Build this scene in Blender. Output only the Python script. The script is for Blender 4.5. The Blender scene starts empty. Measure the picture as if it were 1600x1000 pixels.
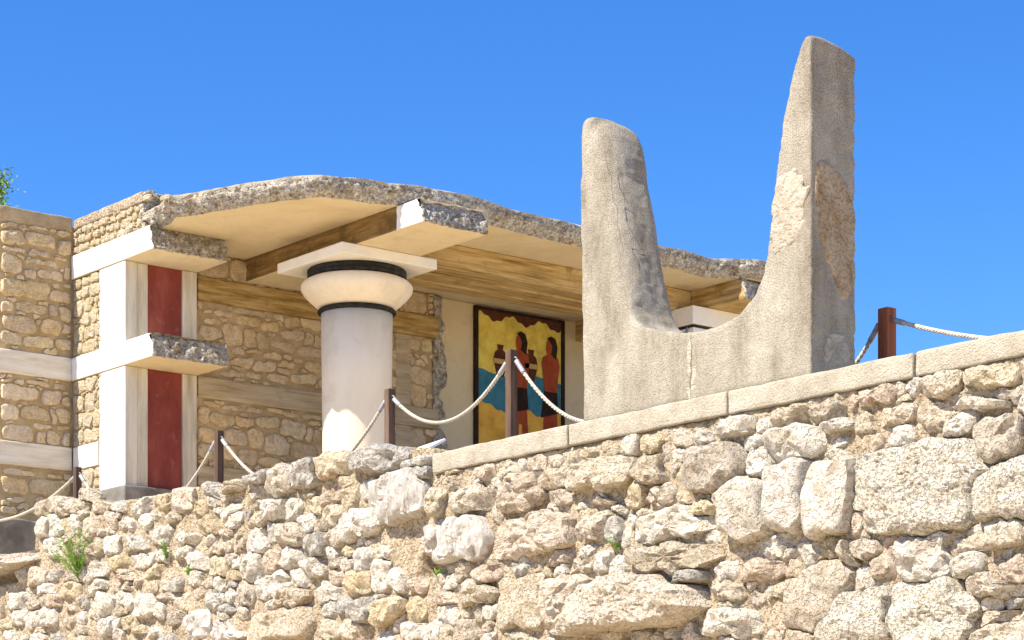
import bpy, bmesh, math, random
import numpy as np
from mathutils import Vector, noise

random.seed(7)
rng = np.random.default_rng(7)
R = math.radians
scene = bpy.context.scene
col = scene.collection

# ------------------------------------------------------------------ camera, sky, sun, exposure
F, PX, HOR = 3690.0, 800.0, 1310.0          # focal length, centre and horizon in photo pixels (1600 wide)
YAW = R(51.25)
cam_d = bpy.data.cameras.new("camera")
cam_d.sensor_width = 36.0
cam_d.lens = F / 1600.0 * 36.0
cam_d.shift_y = (HOR - 500.0) / 1600.0
cam_d.clip_start = 0.2
cam_d.clip_end = 3000.0
cam = bpy.data.objects.new("camera", cam_d)
cam.location = (0, 0, 0)
cam.rotation_euler = (R(90), 0, YAW)
col.objects.link(cam)
scene.camera = cam

SUN_T, SUN_E = R(9.0), R(52.0)             # turn away from the wall normal, elevation
SUN = Vector((-math.sin(SUN_T) * math.cos(SUN_E), -math.cos(SUN_T) * math.cos(SUN_E), math.sin(SUN_E)))
world = bpy.data.worlds.new("World")
scene.world = world
world.use_nodes = True
wn, wl = world.node_tree.nodes, world.node_tree.links
sky = wn.new("ShaderNodeTexSky")
sky.sky_type = 'NISHITA'
sky.sun_disc = False
sky.sun_elevation = SUN_E
sky.sun_rotation = R(180) + SUN_T
sky.altitude = 1000
sky.air_density = 1.0
sky.dust_density = 0.0
sky.ozone_density = 7.0
bg = wn["Background"]
bg.inputs[1].default_value = 0.11
hsv = wn.new("ShaderNodeHueSaturation")
hsv.inputs["Saturation"].default_value = 1.22
hsv.inputs["Hue"].default_value = 0.508
wl.new(sky.outputs[0], hsv.inputs["Color"])
wl.new(hsv.outputs[0], bg.inputs[0])
sun_d = bpy.data.lights.new("sun", 'SUN')
sun_d.energy = 5.0
sun_d.angle = R(0.53)
sun_d.color = (1.0, 0.93, 0.80)
sun_o = bpy.data.objects.new("sun", sun_d)
sun_o.rotation_euler = SUN.to_track_quat('Z', 'Y').to_euler()
sun_o.location = SUN * 60
col.objects.link(sun_o)
vs = scene.view_settings
vs.view_transform = 'Standard'
vs.look = 'None'
vs.exposure = 1.0
vs.gamma = 1.0
vs.use_curve_mapping = False
scene.cycles.use_denoising = True
scene.cycles.max_bounces = 10
scene.cycles.diffuse_bounces = 7

# ------------------------------------------------------------------ pixels to places
CY, SY = math.cos(YAW), math.sin(YAW)
def ray(px, py):
    t = (px - PX) / F
    return (CY * t - SY, SY * t + CY, (HOR - py) / F)
def on_y(px, py, y0):
    d = ray(px, py); k = y0 / d[1]
    return d[0] * k, d[2] * k
def on_x(px, py, x0):
    d = ray(px, py); k = x0 / d[0]
    return d[1] * k, d[2] * k
def on_z(px, py, z0):
    d = ray(px, py); k = z0 / d[2]
    return d[0] * k, d[1] * k

# ------------------------------------------------------------------ materials
MATS = {}
def mat(name, cols, scale=5.0, stretch=(1, 1, 1), rough=0.9, bump=0.35, bscale=45.0, bstretch=None, pits=0.0,
        pscale=22.0, rand=0.0, hue=0.0, spots=None, sscale=9.0, spos=(0.56, 0.66), detail=8.0, bdist=0.02, spec=0.2, cells=0.0, cscale=20.0):
    m = bpy.data.materials.new(name); m.use_nodes = True
    n, l = m.node_tree.nodes, m.node_tree.links
    b = n["Principled BSDF"]
    b.inputs["Roughness"].default_value = rough
    b.inputs["Specular IOR Level"].default_value = spec
    geo = n.new("ShaderNodeNewGeometry")
    oi = n.new("ShaderNodeObjectInfo")
    mp = n.new("ShaderNodeMapping"); mp.inputs["Scale"].default_value = stretch
    l.new(geo.outputs["Position"], mp.inputs["Vector"])
    no = n.new("ShaderNodeTexNoise"); no.inputs["Scale"].default_value = scale
    no.inputs["Detail"].default_value = detail; no.inputs["Roughness"].default_value = 0.62
    l.new(mp.outputs[0], no.inputs["Vector"])
    cr = n.new("ShaderNodeValToRGB")
    e = cr.color_ramp.elements
    while len(e) < len(cols): e.new(0.5)
    for k, (p, c) in enumerate(cols):
        e[k].position = p; e[k].color = (*c, 1)
    l.new(no.outputs["Fac"], cr.inputs[0])
    out = cr.outputs[0]
    if spots:
        sn = n.new("ShaderNodeTexNoise"); sn.inputs["Scale"].default_value = sscale
        sn.inputs["Detail"].default_value = 9.0; sn.inputs["Roughness"].default_value = 0.7
        l.new(geo.outputs["Position"], sn.inputs["Vector"])
        sr = n.new("ShaderNodeValToRGB")
        sr.color_ramp.elements[0].position = spos[0]; sr.color_ramp.elements[0].color = (0, 0, 0, 1)
        sr.color_ramp.elements[1].position = spos[1]; sr.color_ramp.elements[1].color = (1, 1, 1, 1)
        l.new(sn.outputs["Fac"], sr.inputs[0])
        mx = n.new("ShaderNodeMix"); mx.data_type = 'RGBA'
        l.new(sr.outputs[0], mx.inputs["Factor"]); l.new(out, mx.inputs["A"])
        mx.inputs["B"].default_value = (*spots, 1)
        out = mx.outputs["Result"]
    cv = None
    if cells:
        cv = n.new("ShaderNodeTexVoronoi"); cv.inputs["Scale"].default_value = cscale
        wv = n.new("ShaderNodeTexNoise"); wv.inputs["Scale"].default_value = cscale * .8
        wm = n.new("ShaderNodeMix"); wm.data_type = 'RGBA'; wm.blend_type = 'LINEAR_LIGHT'; wm.inputs["Factor"].default_value = .03
        l.new(geo.outputs["Position"], wv.inputs["Vector"]); l.new(geo.outputs["Position"], wm.inputs["A"]); l.new(wv.outputs["Color"], wm.inputs["B"])
        l.new(wm.outputs["Result"], cv.inputs["Vector"])
        sx = n.new("ShaderNodeSeparateColor"); l.new(cv.outputs["Color"], sx.inputs[0])
        cm = n.new("ShaderNodeMapRange"); cm.inputs["To Min"].default_value = 1 - cells; cm.inputs["To Max"].default_value = 1 + cells * .45
        l.new(sx.outputs[0], cm.inputs["Value"])
        ch = n.new("ShaderNodeHueSaturation"); l.new(cm.outputs[0], ch.inputs["Value"]); l.new(out, ch.inputs["Color"]); out = ch.outputs[0]
    if rand or hue:
        hs = n.new("ShaderNodeHueSaturation")
        mr = n.new("ShaderNodeMapRange"); mr.inputs["To Min"].default_value = 1 - rand; mr.inputs["To Max"].default_value = 1 + rand
        l.new(oi.outputs["Random"], mr.inputs["Value"]); l.new(mr.outputs[0], hs.inputs["Value"])
        mu = n.new("ShaderNodeMath"); mu.operation = 'MULTIPLY'; mu.inputs[1].default_value = 7.31
        fr = n.new("ShaderNodeMath"); fr.operation = 'FRACT'
        l.new(oi.outputs["Random"], mu.inputs[0]); l.new(mu.outputs[0], fr.inputs[0])
        m2 = n.new("ShaderNodeMapRange"); m2.inputs["To Min"].default_value = 1 - 6 * hue; m2.inputs["To Max"].default_value = 1 + 6 * hue
        l.new(fr.outputs[0], m2.inputs["Value"]); l.new(m2.outputs[0], hs.inputs["Saturation"])
        m3 = n.new("ShaderNodeMapRange"); m3.inputs["To Min"].default_value = 0.5 - hue * 0.35; m3.inputs["To Max"].default_value = 0.5 + hue * 0.12
        f2 = n.new("ShaderNodeMath"); f2.operation = 'MULTIPLY'; f2.inputs[1].default_value = 3.77
        f3 = n.new("ShaderNodeMath"); f3.operation = 'FRACT'
        l.new(oi.outputs["Random"], f2.inputs[0]); l.new(f2.outputs[0], f3.inputs[0])
        l.new(f3.outputs[0], m3.inputs["Value"]); l.new(m3.outputs[0], hs.inputs["Hue"])
        l.new(out, hs.inputs["Color"]); out = hs.outputs[0]
    l.new(out, b.inputs["Base Color"])
    if bump:
        mp2 = n.new("ShaderNodeMapping"); mp2.inputs["Scale"].default_value = bstretch or stretch
        l.new(geo.outputs["Position"], mp2.inputs["Vector"])
        bn = n.new("ShaderNodeTexNoise"); bn.inputs["Scale"].default_value = bscale
        bn.inputs["Detail"].default_value = 7.0; bn.inputs["Roughness"].default_value = 0.65
        l.new(mp2.outputs[0], bn.inputs["Vector"])
        h = bn.outputs["Fac"]
        if pits:
            pn = n.new("ShaderNodeTexNoise"); pn.inputs["Scale"].default_value = pscale; pn.inputs["Detail"].default_value = 4.0
            l.new(geo.outputs["Position"], pn.inputs["Vector"])
            pr = n.new("ShaderNodeMapRange"); pr.inputs["From Min"].default_value = 0.36; pr.inputs["From Max"].default_value = 0.5
            pr.interpolation_type = 'SMOOTHSTEP'
            l.new(pn.outputs["Fac"], pr.inputs["Value"])
            ma = n.new("ShaderNodeMath"); ma.operation = 'MULTIPLY_ADD'; ma.inputs[1].default_value = pits
            l.new(pr.outputs[0], ma.inputs[0]); l.new(h, ma.inputs[2]); h = ma.outputs[0]
        bp = n.new("ShaderNodeBump"); bp.inputs["Strength"].default_value = bump; bp.inputs["Distance"].default_value = bdist
        l.new(h, bp.inputs["Height"]); l.new(bp.outputs[0], b.inputs["Normal"])
    MATS[name] = m
    return m

mat("stone_cream", [(0.26, (.40, .305, .20)), (0.44, (.54, .455, .335)), (0.70, (.62, .555, .45))], 9, bump=1.0, bscale=60, pits=.7, pscale=34, rand=.13, hue=.02,
    spots=(.36, .275, .18), sscale=15, spos=(.59, .72), bdist=.028)
mat("stone_white", [(0.28, (.48, .395, .29)), (0.43, (.60, .54, .44)), (0.64, (.68, .63, .545))], 8, bump=1.0, bscale=55, pits=.6, pscale=30, rand=.08, hue=.015,
    spots=(.40, .305, .20), sscale=13, spos=(.60, .71), bdist=.028)
mat("stone_pitted", [(0.28, (.48, .39, .28)), (0.43, (.60, .54, .43)), (0.64, (.67, .62, .525))], 9, bump=1.0, bscale=50, bstretch=(.55, .55, 1.5), pits=1.0, pscale=44, rand=.05,
    spots=(.36, .26, .16), sscale=24, spos=(.60, .69), bdist=.03)
mat("stone_veined", [(0.36, (.38, .31, .24)), (0.47, (.55, .51, .45)), (0.7, (.65, .62, .57))], 9, stretch=(2.2, 1, .35), bump=1.0, bscale=26, bstretch=(2.4, 1, .3), bdist=.035, rand=.05)
mat("stone_layered", [(0.32, (.37, .29, .20)), (0.48, (.51, .43, .33)), (0.68, (.59, .52, .43))], 8, stretch=(.6, .6, 2.2), bump=1.0, bscale=32, bstretch=(.5, .6, 2.2), pits=.6, bdist=.03, rand=.08, hue=.02, spots=(.34, .25, .17), sscale=16, spos=(.58, .7))
mat("stone_grey", [(0.3, (.33, .30, .25)), (0.5, (.47, .43, .37)), (0.7, (.56, .53, .47))], 9, bump=1.0, bscale=55, pits=.6, pscale=34, rand=.10, spots=(.20, .18, .15), sscale=16, spos=(.57, .68), bdist=.025)
mat("stone_tan", [(0.3, (.42, .33, .20)), (0.5, (.54, .45, .30)), (0.72, (.60, .52, .39))], 9, bump=1.0, bscale=55, pits=.6, pscale=34, rand=.1, hue=.015, bdist=.025)
mat("stone_red", [(0.3, (.41, .31, .22)), (0.5, (.52, .42, .32)), (0.72, (.58, .49, .40))], 9, bump=1.0, bscale=55, pits=.6, pscale=34, rand=.08, bdist=.025)
mat("mortar", [(0.3, (.39, .295, .185)), (0.5, (.535, .43, .295)), (0.7, (.61, .515, .385))], 7, bump=1.0, bscale=45, pits=.9, pscale=30, spots=(.38, .28, .17), sscale=6, spos=(.55, .7), bdist=.035)
mat("stone_ochre", [(0.28, (.49, .36, .195)), (0.5, (.66, .515, .31)), (0.74, (.72, .605, .415))], 8, bump=.9, bscale=50, pits=.5, pscale=36, rand=.12, hue=.02)
mat("mortar_ochre", [(0.3, (.35, .245, .12)), (0.5, (.46, .34, .185)), (0.7, (.55, .425, .255))], 5, bump=.8, bscale=40)
mat("coping_stone", [(0.3, (.35, .30, .225)), (0.5, (.44, .39, .305)), (0.7, (.50, .455, .37))], 5, bump=.7, bscale=80, spots=(.33, .265, .18), sscale=9, spos=(.57, .72), pits=.4, pscale=60)
mat("horn_stone", [(0.30, (.265, .225, .165)), (0.47, (.385, .34, .265)), (0.66, (.47, .425, .345))], 3.4, stretch=(1.4, 1.4, .5), bump=.9, bscale=130, bstretch=(1, 1, 1), pits=.5, pscale=85, spots=(.54, .50, .42), sscale=60, spos=(.60, .72), bdist=.013, detail=11)
mat("horn_patch", [(0.3, (.30, .20, .11)), (0.5, (.43, .32, .20)), (0.7, (.50, .40, .28))], 8, bump=.8, bscale=40, pits=.6, pscale=35, bdist=.025, spots=(.36, .20, .08), sscale=7, spos=(.55, .68))
mat("horn_scar", [(0.3, (.38, .32, .235)), (0.5, (.45, .39, .305)), (0.7, (.52, .465, .375))], 9, bump=.9, bscale=45, pits=.5, bdist=.02)
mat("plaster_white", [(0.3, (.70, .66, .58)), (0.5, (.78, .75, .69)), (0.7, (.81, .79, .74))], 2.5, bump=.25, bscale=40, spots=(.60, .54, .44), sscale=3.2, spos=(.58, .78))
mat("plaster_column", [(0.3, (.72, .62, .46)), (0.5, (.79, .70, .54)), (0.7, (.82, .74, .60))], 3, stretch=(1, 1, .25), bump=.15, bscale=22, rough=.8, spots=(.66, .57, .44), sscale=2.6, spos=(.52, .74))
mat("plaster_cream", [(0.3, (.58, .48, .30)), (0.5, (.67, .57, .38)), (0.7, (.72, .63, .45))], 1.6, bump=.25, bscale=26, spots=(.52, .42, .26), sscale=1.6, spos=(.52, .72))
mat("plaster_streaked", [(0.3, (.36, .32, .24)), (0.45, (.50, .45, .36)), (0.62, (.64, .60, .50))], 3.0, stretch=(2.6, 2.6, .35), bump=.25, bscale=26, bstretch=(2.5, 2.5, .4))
mat("plaster_banded", [(0.3, (.50, .42, .30)), (0.5, (.68, .61, .49)), (0.68, (.76, .71, .61))], 2.6, stretch=(.5, .5, 4.5), bump=.3, bscale=16, bstretch=(.5, .5, 4.5))
mat("concrete_ochre", [(0.30, (.17, .10, .03)), (0.44, (.36, .23, .08)), (0.56, (.50, .35, .14)), (0.70, (.60, .46, .24))], 3.6, stretch=(.45, .45, 5.0), bump=.6, bscale=16, bstretch=(.4, .4, 6), bdist=.03, spots=(.22, .13, .04), sscale=2.2, spos=(.52, .70))
mat("beam_ochre", [(0.30, (.20, .125, .04)), (0.44, (.40, .27, .105)), (0.56, (.54, .39, .175)), (0.70, (.63, .50, .28))], 3.2, stretch=(6.0, .35, 6.0), bump=.6, bscale=14, bstretch=(6, .3, 6), bdist=.03, spots=(.26, .16, .055), sscale=2.2, spos=(.54, .72))
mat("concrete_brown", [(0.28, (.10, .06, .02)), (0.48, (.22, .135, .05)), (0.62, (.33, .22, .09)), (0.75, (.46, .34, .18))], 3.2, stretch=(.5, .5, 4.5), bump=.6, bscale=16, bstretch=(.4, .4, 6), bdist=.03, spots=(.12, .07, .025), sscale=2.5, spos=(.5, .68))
mat("concrete_grey", [(0.28, (.13, .12, .10)), (0.5, (.21, .195, .165)), (0.7, (.30, .28, .24))], 4, bump=.6, bscale=40, spots=(.12, .105, .085), sscale=3, spos=(.5, .7))
mat("concrete_band", [(0.30, (.31, .235, .13)), (0.46, (.45, .36, .225)), (0.66, (.56, .47, .33))], 3.4, stretch=(.45, .45, 5.0), bump=.6, bscale=16, bstretch=(.4, .4, 6), bdist=.03, spots=(.30, .22, .12), sscale=2.4, spos=(.54, .72))
mat("conglomerate", [(0.28, (.25, .195, .125)), (0.40, (.48, .415, .32)), (0.50, (.60, .545, .455)), (0.68, (.69, .65, .57))], 9, bump=1.0, bscale=55, pits=.9, pscale=30, bdist=.035, spots=(.30, .215, .12), sscale=2.4, spos=(.57, .63), cells=.36, cscale=30)
mat("red_paint", [(0.3, (.165, .034, .026)), (0.5, (.225, .050, .038)), (0.7, (.29, .085, .066))], 4, stretch=(1, 1, .35), bump=.25, bscale=30, rough=.8, spots=(.31, .12, .095), sscale=6, spos=(.57, .76))
mat("black_paint", [(0.3, (.010, .009, .008)), (0.5, (.018, .016, .014)), (0.75, (.06, .05, .04))], 12, bump=.2, bscale=40, rough=.6)
mat("wood_post", [(0.3, (.05, .028, .020)), (0.5, (.11, .066, .045)), (0.72, (.20, .13, .09))], 14, stretch=(1, 1, .08), bump=.4, bscale=40, bstretch=(1, 1, .08), rough=.75, rand=.1)
mat("wood_red", [(0.3, (.16, .045, .018)), (0.5, (.27, .085, .032)), (0.72, (.34, .12, .05))], 14, stretch=(1, 1, .08), bump=.3, bscale=40, bstretch=(1, 1, .08), rough=.6)
mat("rope_fibre", [(0.3, (.38, .33, .25)), (0.5, (.54, .49, .40)), (0.7, (.64, .60, .51))], 40, bump=.4, bscale=200, rough=.95)
mat("metal", [(0.3, (.25, .25, .25)), (0.7, (.40, .40, .40))], 20, bump=.05, rough=.45, spec=.6)
mat("sign_board", [(0.4, (.74, .78, .82)), (0.7, (.78, .81, .84))], 5, bump=.03, rough=.4)
mat("crack_dark", [(0.3, (.05, .04, .03)), (0.7, (.09, .075, .055))], 30, bump=.3)
mat("sand_floor", [(0.3, (.50, .38, .23)), (0.5, (.60, .47, .30)), (0.7, (.67, .55, .38))], 1.5, bump=.4, bscale=20)
mat("leaf", [(0.3, (.07, .14, .015)), (0.5, (.12, .21, .03)), (0.7, (.18, .28, .05))], 18, bump=0, rough=.6, rand=.2)
mat("leaf_bright", [(0.3, (.10, .19, .02)), (0.5, (.17, .29, .035)), (0.7, (.25, .37, .06))], 30, bump=0, rough=.6, rand=.1)
mat("bark", [(0.3, (.10, .07, .05)), (0.7, (.22, .16, .11))], 10, stretch=(1, 1, .3), bump=.6, bscale=20)
for nm, c in (("paint_yellow", (.74, .58, .12)), ("paint_ochre", (.72, .40, .07)), ("paint_blue", (.05, .19, .27)), ("paint_rust", (.34, .07, .03)),
              ("paint_dark", (.030, .018, .014)), ("paint_brown", (.10, .035, .02)), ("paint_buff", (.55, .38, .16))):
    mat(nm, [(0.3, tuple(v * .72 for v in c)), (0.5, c), (0.72, tuple(min(.8, v * 1.25 + .01) for v in c))], 7, bump=.1, rough=.75, spec=.1)

# ------------------------------------------------------------------ mesh helpers
def tag(o, label=None, cat=None, group=None, kind=None):
    if label: o["label"] = label
    if cat: o["category"] = cat
    if group: o["group"] = group
    if kind: o["kind"] = kind
    return o
def empty(name, loc=(0, 0, 0)):
    o = bpy.data.objects.new(name, None); o.location = loc; o.empty_display_size = .2
    col.objects.link(o); return o
WORLD = {}
def wloc(o):
    v = Vector(o.location)
    while o.parent: o = o.parent; v = v + Vector(o.location)
    return v
def mk(name, verts, faces, mats, parent=None, loc=(0, 0, 0), smooth=False, fmat=None):
    """verts are relative to loc, loc is in world coordinates"""
    me = bpy.data.meshes.new(name)
    me.from_pydata([tuple(v) for v in verts], [], faces)
    if isinstance(mats, str): mats = [mats]
    for m in mats: me.materials.append(MATS[m])
    if fmat is not None: me.polygons.foreach_set("material_index", fmat)
    if smooth: me.polygons.foreach_set("use_smooth", [True] * len(me.polygons))
    me.update()
    o = bpy.data.objects.new(name, me); col.objects.link(o)
    place(o, parent, loc)
    return o
def place(o, parent, loc):
    if parent:
        o.parent = parent; o.location = Vector(loc) - wloc(parent)
    else:
        o.location = loc
def nz(p, s, off=0.0): return noise.noise(Vector((p[0] * s + off, p[1] * s + off * .7, p[2] * s - off)))
def fr(p, s, octv=4, off=0.0):
    return noise.fractal(Vector((p[0] * s + off, p[1] * s + off * .7, p[2] * s - off)), 0.9, 2.1, octv)

def chunk(p, s):
    d = noise.voronoi(Vector((p[0] * s, p[1] * s, p[2] * s)))[0]
    return .5 - d[0] - .35 * max(0, .25 - (d[1] - d[0]))
def lattice(a, b, cell, r):
    n = max(1, int(round((b - a) / cell)))
    s = set(round(a + (b - a) * k / n, 5) for k in range(n + 1))
    for v in (a + r * .35, a + r, b - r, b - r * .35): s.add(round(v, 5))
    s = sorted(s); out = [s[0]]
    for v in s[1:]:
        if v - out[-1] > r * .25 or v == s[-1]: out.append(v)
    return out
def gridbox(name, x0, x1, y0, y1, z0, z1, mats, parent=None, cell=0.3, r=0.012, disp=None, fm=None, smooth=False, cells=None):
    cx_, cy_, cz_ = cells or (cell, cell, cell)
    xs, ys, zs = lattice(x0, x1, cx_, r), lattice(y0, y1, cy_, r), lattice(z0, z1, cz_, r)
    c = Vector(((x0 + x1) / 2, (y0 + y1) / 2, z0))
    idx, V, Fc, FM = {}, [], [], []
    lo, hi = Vector((x0 + r, y0 + r, z0 + r)), Vector((x1 - r, y1 - r, z1 - r))
    def vid(i, j, k):
        key = (i, j, k)
        if key not in idx:
            p = Vector((xs[i], ys[j], zs[k]))
            q = Vector(tuple(min(max(p[a], lo[a]), hi[a]) for a in range(3)))
            d = p - q
            if d.length > 1e-9: p = q + d.normalized() * min(r, d.length)
            if disp:
                dd = disp(p)
                if dd is not None: p = p + Vector(dd)
            idx[key] = len(V); V.append(p - c)
        return idx[key]
    nx, ny, nzz = len(xs) - 1, len(ys) - 1, len(zs) - 1
    def quad(a, b, c_, d, cen):
        Fc.append((a, b, c_, d)); FM.append(fm(cen) if fm else 0)
    for i in range(nx):
        for j in range(ny):
            ce = ((xs[i] + xs[i + 1]) / 2, (ys[j] + ys[j + 1]) / 2)
            quad(vid(i, j, 0), vid(i, j + 1, 0), vid(i + 1, j + 1, 0), vid(i + 1, j, 0), (*ce, z0))
            quad(vid(i, j, nzz), vid(i + 1, j, nzz), vid(i + 1, j + 1, nzz), vid(i, j + 1, nzz), (*ce, z1))
        for k in range(nzz):
            ce = ((xs[i] + xs[i + 1]) / 2, (zs[k] + zs[k + 1]) / 2)
            quad(vid(i, 0, k), vid(i + 1, 0, k), vid(i + 1, 0, k + 1), vid(i, 0, k + 1), (ce[0], y0, ce[1]))
            quad(vid(i, ny, k), vid(i, ny, k + 1), vid(i + 1, ny, k + 1), vid(i + 1, ny, k), (ce[0], y1, ce[1]))
    for j in range(ny):
        for k in range(nzz):
            ce = ((ys[j] + ys[j + 1]) / 2, (zs[k] + zs[k + 1]) / 2)
            quad(vid(0, j, k), vid(0, j, k + 1), vid(0, j + 1, k + 1), vid(0, j + 1, k), (x0, *ce))
            quad(vid(nx, j, k), vid(nx, j + 1, k), vid(nx, j + 1, k + 1), vid(nx, j, k + 1), (x1, *ce))
    return mk(name, V, Fc, mats, parent, c, smooth, FM)
def lathe(name, prof, mt, parent, loc, seg=72, smooth=True):
    V, Fc = [], []
    for (r, z) in prof:
        for k in range(seg):
            a = 2 * math.pi * k / seg
            V.append((r * math.cos(a), r * math.sin(a), z))
    n = len(prof)
    for i in range(n - 1):
        for k in range(seg):
            k2 = (k + 1) % seg
            Fc.append((i * seg + k, i * seg + k2, (i + 1) * seg + k2, (i + 1) * seg + k))
    Fc.append(tuple(range(seg))[::-1]); Fc.append(tuple((n - 1) * seg + k for k in range(seg)))
    return mk(name, V, Fc, mt, parent, loc, smooth)
def tube_pts(V, Fc, pts, rad, sides=5):
    base = len(V); n = len(pts)
    for i, p in enumerate(pts):
        t = (pts[min(i + 1, n - 1)] - pts[max(i - 1, 0)]).normalized()
        a = t.orthogonal().normalized() if abs(t.z) > .95 else t.cross(Vector((0, 0, 1))).normalized()
        b = t.cross(a)
        rr = rad[i] if isinstance(rad, (list, tuple)) else rad
        for k in range(sides):
            an = 2 * math.pi * k / sides
            V.append(p + (a * math.cos(an) + b * math.sin(an)) * rr)
    for i in range(n - 1):
        for k in range(sides):
            k2 = (k + 1) % sides
            Fc.append((base + i * sides + k, base + i * sides + k2, base + (i + 1) * sides + k2, base + (i + 1) * sides + k))
    Fc.append(tuple(base + k for k in range(sides))[::-1]); Fc.append(tuple(base + (n - 1) * sides + k for k in range(sides)))

# ------------------------------------------------------------------ masonry: stones fitted into a wall plane
def masonry(hand, u0, u1, v0, v1, res, fill_r, inside, aspect=1.5, max_fill=400, seed=3, cap=1.25, expo=3.2, warp=.02):
    """hand: list of (uc, vc, hu, hv, type, prot, rotation). Returns the list of (uc, vc, radii, type, prot)."""
    g = np.random.default_rng(seed)
    nu, nv = int((u1 - u0) / res) + 1, int((v1 - v0) / res) + 1
    U = u0 + np.arange(nu) * res; Vv = v0 + np.arange(nv) * res
    best = np.full((nu, nv), 9e9); lab = np.full((nu, nv), -1, int)
    st = []
    # a smooth random warp of the plane makes the joints irregular
    def field(cell):
        a, b = int((u1 - u0) / cell) + 3, int((v1 - v0) / cell) + 3
        gr = g.normal(0, 1, (a, b))
        x = (U - u0) / cell; y = (Vv - v0) / cell
        xi, yi = x.astype(int), y.astype(int); fx, fy = (x - xi)[:, None], (y - yi)[None, :]
        fx = fx * fx * (3 - 2 * fx); fy = fy * fy * (3 - 2 * fy)
        return (gr[xi][:, yi] * (1 - fx) * (1 - fy) + gr[xi + 1][:, yi] * fx * (1 - fy) + gr[xi][:, yi + 1] * (1 - fx) * fy + gr[xi + 1][:, yi + 1] * fx * fy)
    WU = U[:, None] + warp * (field(.16) + .55 * field(.06)); WV = Vv[None, :] + warp * .8 * (field(.16) + .55 * field(.06))
    def stamp(s, k, lim, e):
        uc, vc, hu, hv, ty, pr, ro = s
        m = max(hu, hv) * 1.5
        i0, i1 = max(0, int((uc - m - u0) / res)), min(nu, int((uc + m - u0) / res) + 2)
        j0, j1 = max(0, int((vc - m - v0) / res)), min(nv, int((vc + m - v0) / res) + 2)
        if i1 <= i0 or j1 <= j0: return
        du = WU[i0:i1, j0:j1] - uc; dv = WV[i0:i1, j0:j1] - vc
        a = du * math.cos(ro) + dv * math.sin(ro); b = -du * math.sin(ro) + dv * math.cos(ro)
        d = (np.abs(a / hu) ** e + np.abs(b / hv) ** e) ** (1 / e)
        sub = best[i0:i1, j0:j1]
        ok = (d < sub) & (d < lim)
        sub[ok] = d[ok]; lab[i0:i1, j0:j1][ok] = k
    for s in hand:
        stamp(s, len(st), 1.06, expo); st.append(s)
    hand_mask = lab >= 0
    # dart throwing into what is free
    tries, seeds = 0, []
    while tries < 16000 and len(seeds) < max_fill:
        tries += 1
        u, v = g.uniform(u0, u1), g.uniform(v0, v1)
        if not inside(u, v): continue
        i, j = int((u - u0) / res), int((v - v0) / res)
        if hand_mask[i, j]: continue
        r = fill_r(u, v) * g.choice([.55, .75, 1.0, 1.25], p=[.3, .3, .28, .12])
        # clear of hand stones by part of its radius
        w = max(1, int(r * .38 / res))
        if hand_mask[max(0, i - w):i + w + 1, max(0, j - w):j + w + 1].mean() > .30: continue
        if any(((u - a) / aspect) ** 2 + (v - b) ** 2 < ((r + c) * .76) ** 2 for a, b, c in seeds): continue
        seeds.append((u, v, r))
    for (u, v, r) in seeds:
        s = (u, v, r * aspect * 1.05, r * 1.05, None, None, g.normal(0, .12))
        b2 = best.copy() if False else None
        k = len(st)
        uc, vc, hu, hv = u, v, s[2], s[3]
        m = hu * 1.5
        i0, i1 = max(0, int((uc - m - u0) / res)), min(nu, int((uc + m - u0) / res) + 2)
        j0, j1 = max(0, int((vc - m - v0) / res)), min(nv, int((vc + m - v0) / res) + 2)
        du = (WU[i0:i1, j0:j1] - uc) / hu; dv = (WV[i0:i1, j0:j1] - vc) / hv
        d = (np.abs(du) ** 2.6 + np.abs(dv) ** 2.6) ** (1 / 2.6)
        sub, sl = best[i0:i1, j0:j1], lab[i0:i1, j0:j1]
        ok = (d < cap) & (d < sub) & ~hand_mask[i0:i1, j0:j1]
        sub[ok] = d[ok]; sl[ok] = k
        st.append(s)
    out = []
    for k, s in enumerate(st):
        ii, jj = np.nonzero(lab == k)
        if len(ii) < 12: continue
        ci, cj = ii.mean(), jj.mean()
        if lab[int(round(ci)), int(round(cj))] != k: continue
        w = (ii.max() - ii.min() + 1) * res; h = (jj.max() - jj.min() + 1) * res
        K = 24 if max(w, h) < .3 else (36 if max(w, h) < .6 else (56 if max(w, h) < 1.0 else 84))
        rad = []
        for q in range(K):
            an = 2 * math.pi * q / K; ca, sa = math.cos(an), math.sin(an); d = 0.0
            while True:
                d += res * .5
                i, j = int(round(ci + ca * d / res)), int(round(cj + sa * d / res))
                if i < 0 or j < 0 or i >= nu or j >= nv or lab[i, j] != k: break
            rad.append(d)
        rad = np.array(rad)
        rad = (np.roll(rad, 1) + 4 * rad + np.roll(rad, -1)) / 6
        out.append((u0 + ci * res, v0 + cj * res, rad, s[4], s[5], w, h))
    return out

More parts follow.
